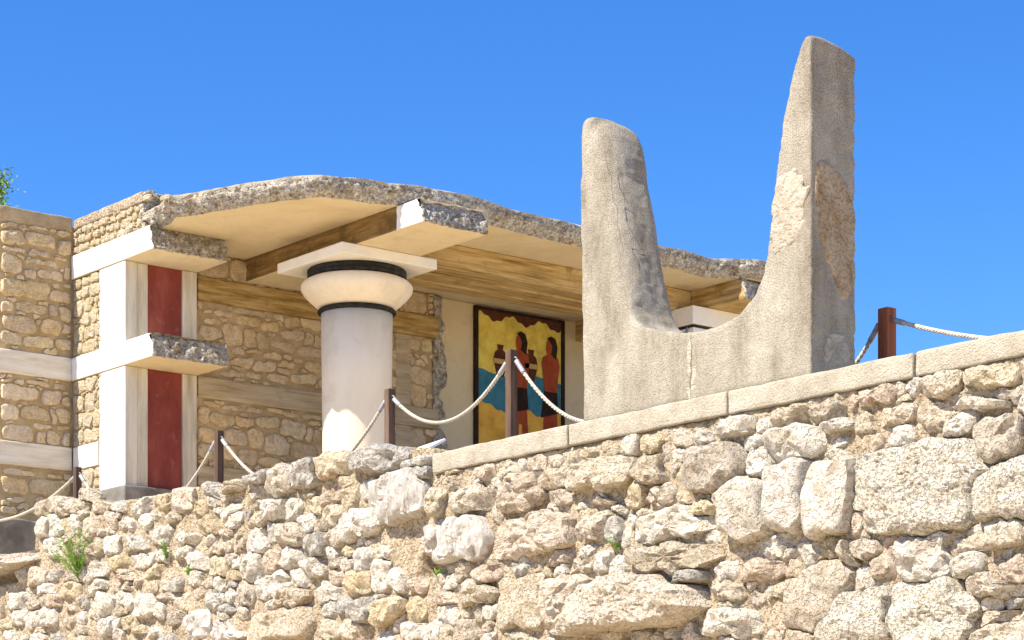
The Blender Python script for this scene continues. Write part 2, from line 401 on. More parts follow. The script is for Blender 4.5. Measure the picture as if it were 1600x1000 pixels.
def stone_mesh(name, rad, prot, back, axis, world, mt, parent, flat=4.0, rough=.10, gap=.012, layered=0.0, veined=0.0, tilt=0.0, facet=.5, pitted=0.0):
    """radial stone with broken facets; local u,v,n mapped to the wall's axes ('y': facing -Y, 'x': facing +X)"""
    K = len(rad); size = float(np.mean(rad)); V, Fc = [], []
    off = random.uniform(0, 90)
    if size > .24: prof = [(1.0, -back), (1.0, .0), (.985, .30), (.965, .52), (.94, .70), (.905, .82), (.86, .90), (.80, .95), (.73, .98)] + [(x, 1.0) for x in (.65, .56, .47, .38, .29, .20, .11)]
    elif size > .11: prof = [(1.0, -back), (1.0, 0.0), (.98, .38), (.94, .68), (.87, .86), (.76, .96), (.61, 1.0), (.44, 1.0), (.25, 1.0)]
    else: prof = [(1.0, -back), (1.0, 0.0), (.97, .45), (.90, .78), (.76, .95), (.52, 1.0), (.26, 1.0)]
    if size > .3:
        fine = 2 if pitted else 1
        K2 = K * (1 + fine); rad = np.interp(np.linspace(0, K, K2, endpoint=False), np.arange(K + 1), np.append(rad, rad[0])); K = K2
        hd = [(1.0, -back), (1.0, 0)]; nn = 14 * (1 + fine)
        for q_ in range(1, nn):
            x = 1 - (q_ / nn) ** 1.25
            hd.append((x, float(np.interp(x, [0, .73, .80, .86, .905, .94, .965, .985, 1], [1, .98, .95, .90, .82, .70, .52, .30, 0]))))
        prof = hd
    # facet planes: n <= c + a*u + b*v
    planes = []
    for _ in range(random.randint(3, 6)):
        an = random.uniform(0, 2 * math.pi); sl = random.uniform(.25, .95) * facet * 2 * min(1.2, prot / (size * .45))
        q0 = random.uniform(.30, .75)
        R_ = float(np.interp(an % (2 * math.pi), np.linspace(0, 2 * math.pi, K + 1), np.append(rad, rad[0])))
        planes.append((math.cos(an), math.sin(an), sl, q0 * R_))
    amp = rough * min(size, .26)
    hf = 1.6 / max(min(size, .3), .07)
    back = -back
    for (s, h) in prof:
        for k in range(K):
            an = 2 * math.pi * k / K
            r = max(.01, rad[k] - gap) * s
            ca, sa = math.cos(an), math.sin(an)
            u, v = r * ca, r * sa
            if h < 0: n = h
            else:
                n = prot * h
                for (pc, ps, sl, d0) in planes:
                    e_ = pc * u + ps * v - d0
                    if e_ > 0: n = min(n, prot - sl * e_)
                n = max(n, -.02)
                q = (u, v, n)
                n += amp * (fr(q, hf, 4, off) * .8 + .35 * nz(q, 26, off) + .5 - 1.5 * abs(nz(q, hf * .9, off + 7))) * (.3 + .7 * h)
                n += prot * tilt * v / max(size, .05) * h
                if pitted: n -= pitted * max(0, nz((u * .6, 0, v * 1.2), 42, off) + .5 * nz((u * .6, 0, v), 15, off) + .05) * min(1, h * 1.4)
                if layered: n += layered * (abs(nz((u * .5, 0, v), 16, off)) * 2 - .6) * h
                if veined: n += veined * (abs(nz((u, 0, v * .22), 20, off)) * 2 - .6) * h
                jr = amp * .45 * fr((u + 5, v, n), hf * 1.6, 3, off)
                u += jr * ca; v += jr * sa
            V.append((u, v, n))
    n_r = len(prof)
    for i in range(n_r - 1):
        for k in range(K):
            k2 = (k + 1) % K
            Fc.append((i * K + k, i * K + k2, (i + 1) * K + k2, (i + 1) * K + k))
    V.append((0, 0, float(np.mean([w_[2] for w_ in V[-K:]])))); c = len(V) - 1
    for k in range(K): Fc.append(((n_r - 1) * K + k, (n_r - 1) * K + (k + 1) % K, c))
    if axis == 'y': W = [(u, -n, v) for (u, v, n) in V]
    else: W = [(n, u, v) for (u, v, n) in V]
    o = mk(name, W, Fc, mt, parent, world, True)
    o.data.set_sharp_from_angle(angle=R(30))
    return o

# ================================================================== SETTING
Y0 = 11.84                                   # front wall face
ZC = 3.204                                   # top of the coping
gs = 1500.0
g = mk("ground", [(-gs, -gs, 0), (gs, -gs, 0), (gs, gs, 0), (-gs, gs, 0)], [(0, 1, 2, 3)], "sand_floor", None, (0, 0, -1.62))
tag(g, kind="structure")
tag(gridbox("terrace", -60, 6, 12.45, 60, -1.7, 3.0, "sand_floor", cell=8), kind="structure")
tag(gridbox("podium", -44, -12, 15.25, 40, 2.9, 3.8, "sand_floor", cell=6), kind="structure")

# ================================================================== FRONT WALLS
def tile(ox, oy, sc, rects): return [((ox + a / sc), (oy + b / sc), (ox + c / sc), (oy + d / sc), *rest) for (a, b, c, d, *rest) in rects]
left_px = tile(0, 720, 3.5725, [
    (225, 225, 292, 320), (225, 320, 272, 430), (290, 190, 450, 305, 'c'), (420, 160, 545, 240, 'c'), (410, 240, 505, 310), (505, 215, 640, 300, 'c'), (640, 210, 755, 290, 'w'), (740, 210, 880, 310, 'w'),
    (875, 180, 990, 270, 't'), (960, 150, 1110, 280, 'c'), (1095, 135, 1260, 225, 'g'), (270, 305, 360, 430, 'w'), (265, 430, 370, 550, 'w'), (470, 310, 610, 430, 'c', .04),
    (515, 400, 605, 450), (600, 405, 690, 515, 'w'), (690, 400, 840, 505, 'g'), (850, 372, 985, 475, 'w'), (970, 400, 1140, 490, 'w'), (1140, 300, 1260, 395, 't'),
    (1265, 255, 1370, 370, 'w'), (1370, 270, 1430, 375), (1095, 240, 1165, 305, 't'), (1165, 220, 1225, 275), (1240, 205, 1310, 255), (1145, 400, 1240, 455), (1240, 375, 1320, 430),
    (1150, 445, 1310, 525, 'c'), (1310, 405, 1390, 500), (505, 455, 600, 540), (620, 525, 750, 615, 't'), (745, 510, 880, 600), (870, 500, 960, 580), (985, 490, 1085, 560, 'w'),
    (1045, 515, 1180, 625, 'w'), (1185, 530, 1280, 630), (1280, 515, 1350, 610, 'w'), (500, 565, 625, 680, 'w'), (590, 600, 830, 680, 'r'), (835, 590, 935, 660, 't'),
    (910, 650, 975, 735, 'w'), (970, 645, 1030, 715), (845, 685, 910, 740), (640, 675, 690, 740), (690, 685, 760, 720), (765, 645, 830, 700, 'r'), (1080, 625, 1165, 695),
    (1155, 650, 1215, 710), (1265, 640, 1350, 720, 'g'), (1215, 640, 1260, 740), (1100, 700, 1160, 770, 'r'), (1290, 690, 1430, 800), (290, 600, 370, 670, 'g'), (365, 640, 420, 685),
    (340, 680, 465, 775), (180, 680, 350, 760), (60, 740, 180, 830, 'w'), (165, 770, 235, 840), (230, 755, 290, 825), (285, 745, 365, 830), (510, 690, 600, 755), (365, 800, 440, 840),
    (570, 750, 650, 835, 'w'), (505, 790, 580, 885, 'w'), (450, 855, 495, 915), (475, 770, 520, 850, 'g'), (650, 820, 710, 880), (755, 755, 865, 870, 'w'), (865, 800, 920, 880),
    (880, 720, 1050, 780), (700, 870, 755, 955), (560, 865, 660, 990), (380, 870, 450, 925), (250, 820, 340, 910, 'w'), (215, 910, 285, 960), (840, 930, 910, 990), (960, 850, 1040, 920),
    (1050, 840, 1180, 1000, 'v'), (1190, 880, 1380, 1010, 'v'), (1335, 810, 1400, 880), (1250, 790, 1330, 840), (70, 820, 160, 910, 'w'), (160, 850, 240, 940), (0, 890, 70, 970, 't'),
    (10, 940, 110, 1010, 'w'), (290, 975, 380, 1020, 'g'), (760, 900, 830, 960, 't'), (-60, 510, 245, 628, 'c', .30)]) + tile(350, 680, 3.125, [
    (0, 210, 130, 290, 'c', .14), (135, 165, 280, 270, 'g', .16), (240, 155, 365, 300, 'c', .12), (365, 115, 480, 260, 'g', .18), (490, 90, 645, 210, 't', .12), (620, 55, 905, 205, 'g', .22),
    (880, 110, 1030, 190, 'g', .1), (960, 150, 1040, 225, 'g', .1), (140, 235, 240, 320), (0, 300, 40, 345), (10, 345, 105, 445, 'w'), (95, 360, 185, 455, 't'), (190, 320, 340, 440, 'w', .12),
    (335, 315, 400, 425, 'w'), (400, 300, 500, 385), (495, 265, 590, 340, 'r'), (580, 255, 680, 365, 't'), (680, 235, 770, 315, 'w'), (765, 185, 1000, 420, 'v', .20), (590, 360, 770, 500, 'w', .13),
    (500, 340, 590, 455), (380, 390, 470, 470, 'w'), (455, 420, 515, 480), (120, 450, 240, 580, 'w'), (225, 440, 280, 530), (275, 435, 400, 550, 'c', .12), (50, 475, 120, 570, 'r'),
    (0, 450, 60, 500), (0, 510, 55, 575), (405, 475, 520, 600, 'g', .12), (505, 460, 590, 540), (515, 540, 565, 600, 'w'), (660, 490, 705, 530, 'w'), (700, 500, 750, 530, 'w'), (575, 515, 660, 580, 't'),
    (90, 575, 205, 705, 'w'), (190, 570, 300, 670), (305, 550, 405, 660, 'w'), (25, 580, 95, 660), (10, 665, 90, 750, 't'), (170, 680, 320, 800, 'w'), (345, 660, 440, 750, 'w'),
    (425, 610, 520, 705, 'w', .13), (490, 585, 600, 650), (590, 590, 645, 675), (660, 540, 745, 660, 'v'), (755, 555, 830, 645), (530, 655, 610, 735, 'r'), (615, 660, 740, 785), (730, 610, 830, 775),
    (45, 720, 160, 830), (290, 760, 425, 845, 'c', .14), (210, 800, 300, 840), (130, 845, 430, 1010, 'c', .12), (490, 725, 590, 820, 'w'), (570, 795, 660, 880, 'g'), (655, 805, 760, 915, 'g', .16),
    (750, 800, 900, 920, 't', .16), (465, 905, 580, 1010), (500, 820, 565, 900), (595, 900, 690, 1010), (900, 695, 1020, 785, 'r'), (840, 660, 895, 780), (890, 920, 1000, 1010), (1000, 910, 1080, 1010)])
right_px = tile(650, 680, 3.125, [
    (120, 170, 260, 205, 't'), (130, 200, 260, 260, 'r'), (260, 145, 405, 240, 'r'), (410, 130, 515, 215), (515, 110, 560, 185), (560, 100, 650, 200, 'r', .04), (650, 95, 745, 180), (745, 80, 820, 150),
    (825, 50, 915, 125, 't'), (915, 40, 1015, 120), (1020, 10, 1090, 105), (65, 265, 165, 400, 'c', .13), (160, 260, 415, 400, 'c', .17), (410, 330, 450, 435), (450, 190, 640, 380, 'l', .14),
    (650, 160, 790, 275, 'c', .13), (660, 275, 780, 345, 'c', .09), (775, 110, 1095, 275, 'c', .18), (790, 280, 1070, 350, 'c', .06), (1095, 85, 1240, 265, 'c', .16), (1075, 210, 1165, 355, 't', .10),
    (1165, 255, 1250, 350, 'l', .08), (800, 335, 855, 375), (970, 345, 1055, 380), (10, 440, 150, 600, 'v', .16), (150, 420, 370, 620, 'v', .18), (420, 385, 800, 600, 'l', .15), (800, 380, 970, 525, 'c', .10),
    (965, 400, 1030, 520, 'g', .08), (805, 525, 900, 600), (900, 565, 970, 670, 'w'), (480, 590, 585, 675, 'g'), (640, 550, 790, 640, 'r', .07), (770, 600, 900, 685, 'l'), (305, 610, 475, 720, 'r', .10),
    (240, 740, 425, 840, 'c', .14), (115, 750, 230, 820, 'r'), (185, 725, 310, 760, 'w'), (640, 700, 860, 960, 'l', .16), (420, 690, 660, 950, 'c', .08), (300, 840, 350, 910), (345, 820, 430, 900, 'w'), (60, 900, 140, 1010),
    (430, 960, 640, 1040, 'c'), (230, 900, 330, 1010)]) + tile(1000, 600, 2.5, [
    (25, 195, 105, 260, 't'), (120, 170, 195, 250), (210, 165, 298, 225, 'w'), (320, 130, 455, 210, 'w', .11), (458, 135, 540, 200, 'w'), (558, 82, 680, 175, 't', .1), (685, 62, 805, 155, 'c', .1),
    (830, 45, 885, 105, 'r'), (145, 245, 235, 300, 'w'), (145, 305, 180, 395), (165, 300, 220, 470), (218, 235, 418, 430, 'c', .24), (405, 200, 535, 260, 'w'), (440, 270, 540, 375, 'w', .1),
    (540, 165, 718, 310, 'w', .16), (712, 138, 860, 208, 'w', .13), (740, 215, 870, 250, 'w'), (52, 390, 175, 485, 'l', .10), (210, 455, 360, 540, 't', .13), (345, 375, 545, 620, 'w', .24), (535, 320, 690, 585, 'w', .22),
    (684, 300, 862, 605, 'w', .22), (20, 480, 340, 615, 'w', .13), (-10, 620, 330, 750, 'c', .17), (365, 570, 430, 650), (495, 590, 620, 690, 'w'), (620, 600, 715, 700), (715, 590, 810, 700), (810, 605, 900, 720, 'c', .13),
    (300, 690, 410, 765, 'w'), (415, 690, 585, 770, 'r', .11), (585, 690, 655, 775), (130, 725, 295, 785, 'g', .20), (260, 770, 420, 855), (260, 880, 490, 985, 'w', .13), (480, 780, 590, 850), (590, 700, 835, 960, 'c', .10),
    (555, 650, 640, 695), (440, 800, 525, 860), (-360, 760, 255, 985, 'c', .42), (260, 990, 470, 1060, 'w')]) + tile(1250, 540, 2.174, [
    (180, 150, 320, 220, 'r', .1), (325, 130, 370, 175), (375, 115, 430, 180), (430, 90, 565, 180, 'c', .1), (568, 65, 740, 160, 't', .12), (745, 40, 850, 130), (205, 235, 285, 310), (285, 205, 405, 285),
    (405, 185, 530, 300), (525, 180, 735, 240, 'w', .14), (520, 235, 635, 310, 'w', .1), (640, 240, 770, 400, 'c', .13), (210, 325, 640, 640, 'p', .19), (600, 400, 900, 600, 'p', .17), (650, 590, 780, 700, 'c', .15),
    (470, 640, 690, 720, 'c', .07), (185, 545, 245, 655, 'r'), (160, 655, 290, 745, 'c', .1), (245, 690, 350, 790, 'r'), (350, 640, 545, 800, 'w', .13), (545, 695, 650, 800, 'w', .13), (690, 720, 790, 800),
    (195, 755, 260, 820), (80, 820, 330, 1030, 'p', .18), (335, 790, 600, 1030, 'p', .16), (585, 905, 755, 948, 'c', .05), (600, 952, 800, 1040, 'c', .15), (560, 780, 800, 868, 'c', .17)])

def to_wall(px_list):
    out = []
    for (a, b, c, d, *rest) in px_list:
        cx_, cy_ = (a + c) / 2, (b + d) / 2
        u, v = on_y(cx_, cy_, Y0)
        u2, _ = on_y(c, cy_, Y0); u1, _ = on_y(a, cy_, Y0)
        slope = (HOR - cy_) / (cx_ + 2160)
        h = max((d - b) * .6, (d - b) - .7 * slope * (c - a))
        _, v2 = on_y(cx_, cy_ - h / 2, Y0); _, v1 = on_y(cx_, cy_ + h / 2, Y0)
        out.append((u, v, (u2 - u1) / 2 * 1.08, (v2 - v1) / 2 * 1.09, rest[0] if rest else None, rest[1] if len(rest) > 1 else None, random.gauss(0, .03)))
    return out
TYPE = {'c': "stone_cream", 'w': "stone_white", 'v': "stone_veined", 'l': "stone_layered", 'g': "stone_grey", 't': "stone_tan", 'r': "stone_red", 'p': "stone_pitted"}
def rubble_top(u):                            # outline of the ragged wall top
    pts = [(-30, 3.02), (-22.95, 3.08), (-22.85, 3.46), (-21.0, 3.52), (-19.5, 3.50), (-18.0, 3.42), (-16.9, 3.36), (-16.0, 3.42), (-15.1, 3.30), (-14.6, 3.16), (-14.4, 3.0)]
    return float(np.interp(u, [p[0] for p in pts], [p[1] for p in pts]))
U_SPLIT = on_y(681, 740, Y0)[0]
U_END = on_y(2050, 800, Y0)[0]
U_FRAME = on_y(1640, 800, Y0)[0]

def build_wall(root, hand, u0, u1, v0, v1, inside, fill_r, aspect, seed, max_fill):
    ss = masonry(hand, u0, u1, v0, v1, .012, fill_r, inside, aspect, max_fill, seed, expo=4.2, warp=.026, cap=1.4)
    for (u, v, rad, ty, pr, w, h) in ss:
        sz = float(np.mean(rad))
        if ty is None: ty = random.choices("cwtrg", [54, 30, 8, 5, 3])[0]
        if pr is None: pr = random.uniform(.055, .085) if sz > .09 else random.uniform(.045, .07)
        else: pr = .035 + pr * .72
        stone_mesh("stone", rad, pr, .09, 'y', (u, Y0, v), TYPE[ty], root, rough=(.12 if sz > .24 else .20),
                   gap=.002, layered=.030 if ty == 'l' else 0, veined=.028 if ty == 'v' else 0, tilt=random.uniform(-.1, .25), facet=.5 if sz < .2 else .22,
                   pitted=.014 if ty == 'p' else (.018 if sz > .3 else 0))
    return len(ss)

HOLLOWS = [on_y(a, d, Y0) + on_y(c, b, Y0) + (dp,) for (a, b, c, d, dp) in [(-40, 893, 28, 922, .30), (1066, 914, 1104, 955, .30), (661, 864, 694, 902, .16), (1512, 946, 1590, 966, .14), (905, 994, 990, 1040, .2), (1150, 800, 1200, 838, .12), (1260, 868, 1300, 885, .1)]]
def hollow(u, v):
    d = 0.0
    for (ua, va, ub, vb_, dp) in HOLLOWS:
        a, b = abs(u - (ua + ub) / 2) / abs(ub - ua) * 2, abs(v - (va + vb_) / 2) / abs(vb_ - va) * 2
        q = max(a, b)
        if q < 1.15: d = max(d, dp * min(1, (1.15 - q) / .3))
    return d
def core(name, root, u0, u1, vb, topf, thick, mt, cell=.03, amp=.030, basey=-.025):
    """the mortar body of a wall: a rough front sheet with top, sides and back"""
    nu = int((u1 - u0) / cell); vm = 1.0; nv = int(2.3 / cell)
    V, Fc = [], []
    for i in range(nu + 1):
        u = u0 + (u1 - u0) * i / nu; tp = topf(u)
        for j in range(-1, nv + 1):
            v = vb if j < 0 else vm + (tp - vm) * j / nv
            d = amp * fr((u, 0, v), 3.0, 5) + amp * .55 * nz((u, 3, v), 13) + amp * .35 * nz((u, 9, v), 27)
            V.append((u, Y0 + basey - d + hollow(u, v), v))
        V.append((u, Y0 + thick, tp - .02)); V.append((u, Y0 + thick, vb))
    s = nv + 4
    for i in range(nu):
        for j in range(s):
            j2 = (j + 1) % s
            Fc.append((i * s + j, (i + 1) * s + j, (i + 1) * s + j2, i * s + j2))
    Fc.append(tuple(range(s))); Fc.append(tuple(nu * s + j for j in range(s))[::-1])
    c = Vector(((u0 + u1) / 2, Y0, vb))
    return mk(name, [Vector(v) - c for v in V], Fc, mt, root, c, True)

rub = empty("rubble_wall", ((-26 + U_SPLIT) / 2, Y0, -1.62))
tag(rub, "uneven rubble wall of small pale field stones with ragged top and green tufts", "wall")
core("mortar", rub, -27.5, U_SPLIT - .01, -1.66, lambda u: rubble_top(u) - .13, .55, "mortar", basey=-.012)
n1 = build_wall(rub, to_wall(left_px), -26.4, U_SPLIT - .02, 1.15, 3.7, lambda u, v: hollow(u, v) == 0 and v < rubble_top(u) - .14 and u < U_SPLIT - .1,
                lambda u, v: .082, 1.5, 5, 148)
ret = empty("retaining_wall", ((U_SPLIT + U_END) / 2, Y0, -1.62))
tag(ret, "retaining wall of large weathered blocks topped by a smooth cream coping", "wall")
core("mortar", ret, U_SPLIT, U_END + 1.4, -1.66, lambda u: ZC - .172, .55, "mortar")
n2 = build_wall(ret, to_wall(right_px), U_SPLIT, U_END, 1.0, ZC - .17, lambda u, v: hollow(u, v) == 0 and v < ZC - .21 and u > U_SPLIT + .06,
                lambda u, v: .070 if u < U_FRAME else .20, 1.4, 9, 178)
joints = [683, 896, 1145, 1437, 1800, 2200, 2750]
for a, b in zip(joints[:-1], joints[1:]):
    ua, ub = on_y(a, 650, Y0)[0] + .008, on_y(b, 650, Y0)[0] - .008
    dz = random.uniform(-.004, .004)
    gridbox("coping_block", ua, ub, Y0 - .055 + random.uniform(-.008, .008), Y0 + .62, ZC - .168 + dz, ZC + dz, "coping_stone", ret, r=.016,
            cells=(.06, .3, .05), smooth=True,
            disp=lambda p: (0.010 * nz(p, 2.2, 3) if False else 0, .006 * fr(p, 5, 3), -.012 * max(0, fr(p, 4, 4, 5)) if p.z > ZC - .05 and p.y < Y0 else .008 * nz(p, 9) * (p.z < ZC - .1)))

# ================================================================== SACRAL HORNS
HY = Y0 - .02; HT = .46
horn = empty("horned_stone_monument", (-11.9, HY + HT / 2, ZC))
tag(horn, "tall grey stone monument of two upright horns standing on the coping", "monument")
def hp(px, py): return on_y(px, py, HY)
outer_l = [hp(911, 655)]
prof = [(911, 660), (910, 560), (908, 420), (906, 300), (905, 215), (906, 193), (910, 185), (918, 180), (928, 181), (936, 188), (943, 204), (948, 236), (951, 270), (960, 320), (968, 372), (975, 420), (980, 458),
        (984, 484), (992, 502), (1006, 511), (1030, 516), (1060, 519), (1095, 517), (1125, 508), (1155, 491), (1178, 463), (1191, 430), (1199, 390), (1206, 340), (1211, 290), (1216, 240), (1223, 190), (1232, 140), (1242, 98), (1250, 72), (1256, 60), (1261, 54)]
P2d = [hp(x, y) for (x, y) in prof]
u_r = hp(1266, 500)[0]
z_r = hp(1263, 52)[1]
P2d += [(u_r, z_r - .01), (u_r, ZC)]
P2d[0] = (P2d[0][0], ZC)
# resample
def resample(P, step):
    out = []
    for a, b in zip(P[:-1], P[1:]):
        L = math.hypot(b[0] - a[0], b[1] - a[1]); n = max(1, int(L / step))
        for k in range(n): out.append((a[0] + (b[0] - a[0]) * k / n, a[1] + (b[1] - a[1]) * k / n))
    out.append(P[-1]); return out
O = resample(P2d, .03)
n = len(O)
def round_r(u, z):
    # the front edge of the first horn's inner side is worn round, the rest is crisp
    u1 = hp(926, 190)[0]; u2 = hp(1020, 500)[0]
    if u1 < u < u2 and z > ZC + .62: return .17 * min(1, (z - ZC - .62) / .5)
    if u <= u1 + .01 and z > ZC + 1.9: return .05
    return .014
V, Fc = [], []
nrm = []
for i in range(n):
    a, b = O[max(i - 2, 0)], O[min(i + 2, n - 1)]
    tx, tz = b[0] - a[0], b[1] - a[1]; L = math.hypot(tx, tz) or 1
    nrm.append((tz / L, -tx / L))
layers = []
for side in (0, 1):
    for q in range(6):
        layers.append((side, q / 5 * math.pi / 2))
for (side, ph) in layers:
    for i in range(n):
        r = round_r(*O[i])
        if side == 0: ins, yy = r * (1 - math.sin(ph)), r * (1 - math.cos(ph))
        else: ins, yy = r * .6 * (1 - math.cos(ph)), HT - r * .6 * (1 - math.sin(ph))
        if O[i][1] <= ZC + .02 and (i == 0 or i == n - 1): ins = 0
        V.append((O[i][0] + nrm[i][0] * ins, HY + yy, O[i][1] + nrm[i][1] * ins))
m_l = len(layers)
for j in range(m_l - 1):
    for i in range(n):
        i2 = (i + 1) % n
        Fc.append((j * n + i, (j + 1) * n + i, (j + 1) * n + i2, j * n + i2))
Fc.append(tuple(range(n))); Fc.append(tuple((m_l - 1) * n + i for i in range(n))[::-1])
hc = Vector((-11.9, HY + HT / 2, ZC))
body = mk("body", [Vector(v) - hc for v in V], Fc, "horn_stone", horn, hc, True)
bmh = bmesh.new(); bmh.from_mesh(body.data); bmesh.ops.recalc_face_normals(bmh, faces=bmh.faces); bmh.to_mesh(body.data); bmh.free()
md = body.modifiers.new("remesh", 'REMESH'); md.mode = 'VOXEL'; md.voxel_size = .02
dg = bpy.context.evaluated_depsgraph_get()
nm = bpy.data.meshes.new_from_object(body.evaluated_get(dg)); body.modifiers.clear(); body.data = nm
nm.materials.clear()
for k in ("horn_stone",): nm.materials.append(MATS[k])
cnt = len(nm.vertices)
co = np.empty(cnt * 3, np.float32); nr = np.empty(cnt * 3, np.float32)
nm.vertices.foreach_get("co", co); nm.vertices.foreach_get("normal", nr)
co = co.reshape(-1, 3); nr = nr.reshape(-1, 3)
for q_ in range(cnt):
    p = (co[q_, 0] + hc.x, co[q_, 1] + hc.y, co[q_, 2] + hc.z)
    if p[2] < ZC + .01: continue
    if p[0] < -12.6 and p[2] > ZC + 1.55: co[q_, 2] -= .055 * max(0.0, (p[1] - HY) / HT) ** 2.5 * min(1, (p[2] - ZC - 1.55) / .6)
    if p[0] > -12.0 and p[2] > z_r - .30: co[q_, 2] -= .075 * max(0.0, (p[1] - HY) / HT) ** 3 * min(1, (p[2] - z_r + .30) / .25)
    d = .006 * fr(p, 5, 4) + .004 * nz(p, 22)
    if p[0] > u_r - .03 and p[2] > ZC + .1: d -= .008 * max(0, fr(p, 6, 4, 9))
    if abs(p[0] - u_r) < .03 and p[1] > HY + HT - .05: d -= .018 * max(0, fr(p, 9, 3, 4))
    co[q_] += nr[q_] * d
nm.vertices.foreach_set("co", co.ravel())
nm.polygons.foreach_set("use_smooth", [True] * len(nm.polygons)); nm.update()

def slab_patch(name, pts, axis, pos, thick, mt, parent, smooth_n=3, edge=.02):
    """a raised or filled patch with an irregular outline lying on a face"""
    for _ in range(smooth_n):
        q = []
        for a, b in zip(pts, pts[1:] + pts[:1]):
            q += [((a[0] * 3 + b[0]) / 4, (a[1] * 3 + b[1]) / 4), ((a[0] + b[0] * 3) / 4, (a[1] + b[1] * 3) / 4)]
        pts = q
    cu = sum(p[0] for p in pts) / len(pts); cv = sum(p[1] for p in pts) / len(pts)
    V, Fc = [], []; K = len(pts)
    rings = [(1.0, -.03), (1.0, 0), (.97, .7), (.85, 1), (.6, 1), (.3, 1)]
    for (s, h) in rings:
        for (u, v) in pts:
            uu, vv = cu + (u - cu) * s, cv + (v - cv) * s
            j = edge * nz((uu, vv, 0), 14, 3) * (s > .9)
            d = h * thick if h >= 0 else h
            if h > 0: d += .008 * fr((uu, vv, 1), 9, 4)
            V.append((uu - cu + j, vv - cv + j, d))
    for i in range(len(rings) - 1):
        for k in range(K):
            k2 = (k + 1) % K
            Fc.append((i * K + k, i * K + k2, (i + 1) * K + k2, (i + 1) * K + k))
    Fc.append(tuple((len(rings) - 1) * K + k for k in range(K)))
    if axis == 'y': W = [(a, -d, b) for (a, b, d) in V]; loc = (cu, pos, cv)
    else: W = [(d, a, b) for (a, b, d) in V]; loc = (pos, cu, cv)
    return mk(name, W, Fc, mt, parent, loc, True)
XE = u_r
slab_patch("exposed_stone", [on_x(x, y, XE) for (x, y) in [(1272, 290), (1272, 258), (1284, 246), (1302, 256), (1320, 285), (1333, 315), (1336, 390), (1332, 455), (1322, 472), (1310, 468), (1306, 430), (1292, 410), (1284, 380), (1276, 345)]],
           'x', XE - .004, .012, "horn_patch", horn)["label"] = "ochre stone laid bare where the render has fallen off"
slab_patch("repair_patch", [on_x(x, y, XE) for (x, y) in [(1288, 572), (1287, 545), (1296, 522), (1308, 517), (1321, 528), (1327, 550), (1328, 568)]], 'x', XE - .001, .002, "horn_scar", horn)
slab_patch("scar", [on_y(x, y, HY) for (x, y) in [(1212, 275), (1235, 268), (1260, 266), (1262, 300), (1258, 345), (1245, 375), (1225, 392), (1205, 398), (1203, 360), (1208, 310)]], 'y', HY + .004, .011, "horn_scar", horn, 3, .05)["label"] = "paler scar of broken stone"
def crack(pts, mt, w, parent, axis, pos, name="crack"):
    V, Fc = [], []
    P = resample(pts, .02)
    for i, (u, v) in enumerate(P):
        f_ = math.sin(math.pi * min(1, (i + .6) / len(P))) ** .5
        ww = w * f_ * (.6 + .8 * abs(nz((u, v, 0), 25)))
        j = .012 * nz((u, v, 2), 16)
        for du, dn in ((-ww, .0), (0, .001), (ww, .0)):
            V.append((u + du + j, v, dn))
    for i in range(len(P) - 1):
        for k in range(2):
            Fc.append((i * 3 + k, i * 3 + k + 1, (i + 1) * 3 + k + 1, (i + 1) * 3 + k))
    c = V[len(V) // 2]
    if axis == 'y': W = [(a - c[0], -d, b - c[1]) for (a, b, d) in V]; loc = (c[0], pos, c[1])
    else: W = [(d, a - c[0], b - c[1]) for (a, b, d) in V]; loc = (pos, c[0], c[1])
    return mk(name, W, Fc, mt, parent, loc)
crack([hp(x, y) for (x, y) in [(1080, 520), (1081, 560), (1079, 600), (1080, 628)]], "crack_dark", .0032, horn, 'y', HY - .006, "joint")
slab_patch("joint_fill", [hp(x, y) for (x, y) in [(1074, 530), (1086, 528), (1088, 580), (1090, 625), (1072, 628), (1073, 580)]], 'y', HY + .004, .004, "horn_scar", horn, 1, .02)
crack([hp(x, y) for (x, y) in [(946, 236), (950, 262), (957, 275), (957, 300), (966, 330), (966, 352), (974, 380), (976, 402)]], "crack_dark", .0032, horn, 'y', HY - .008)
crack([hp(x, y) for (x, y) in [(972, 262), (974, 290), (978, 330)]], "crack_dark", .0032, horn, 'y', HY - .0)
crack([hp(x, y) for (x, y) in [(1215, 271), (1235, 266), (1250, 269), (1261, 264)]], "crack_dark", .0032, horn, 'y', HY - .008)

# ================================================================== THE PORTICO
XW, XL, YF, XP = -24.73, -25.98, 13.95, -24.66
bld = empty("ruined_portico", (-23.5, 17.5, 3.0))
tag(bld, "restored ruined portico with ochre stone walls, white columns and a broken flat roof", "building")

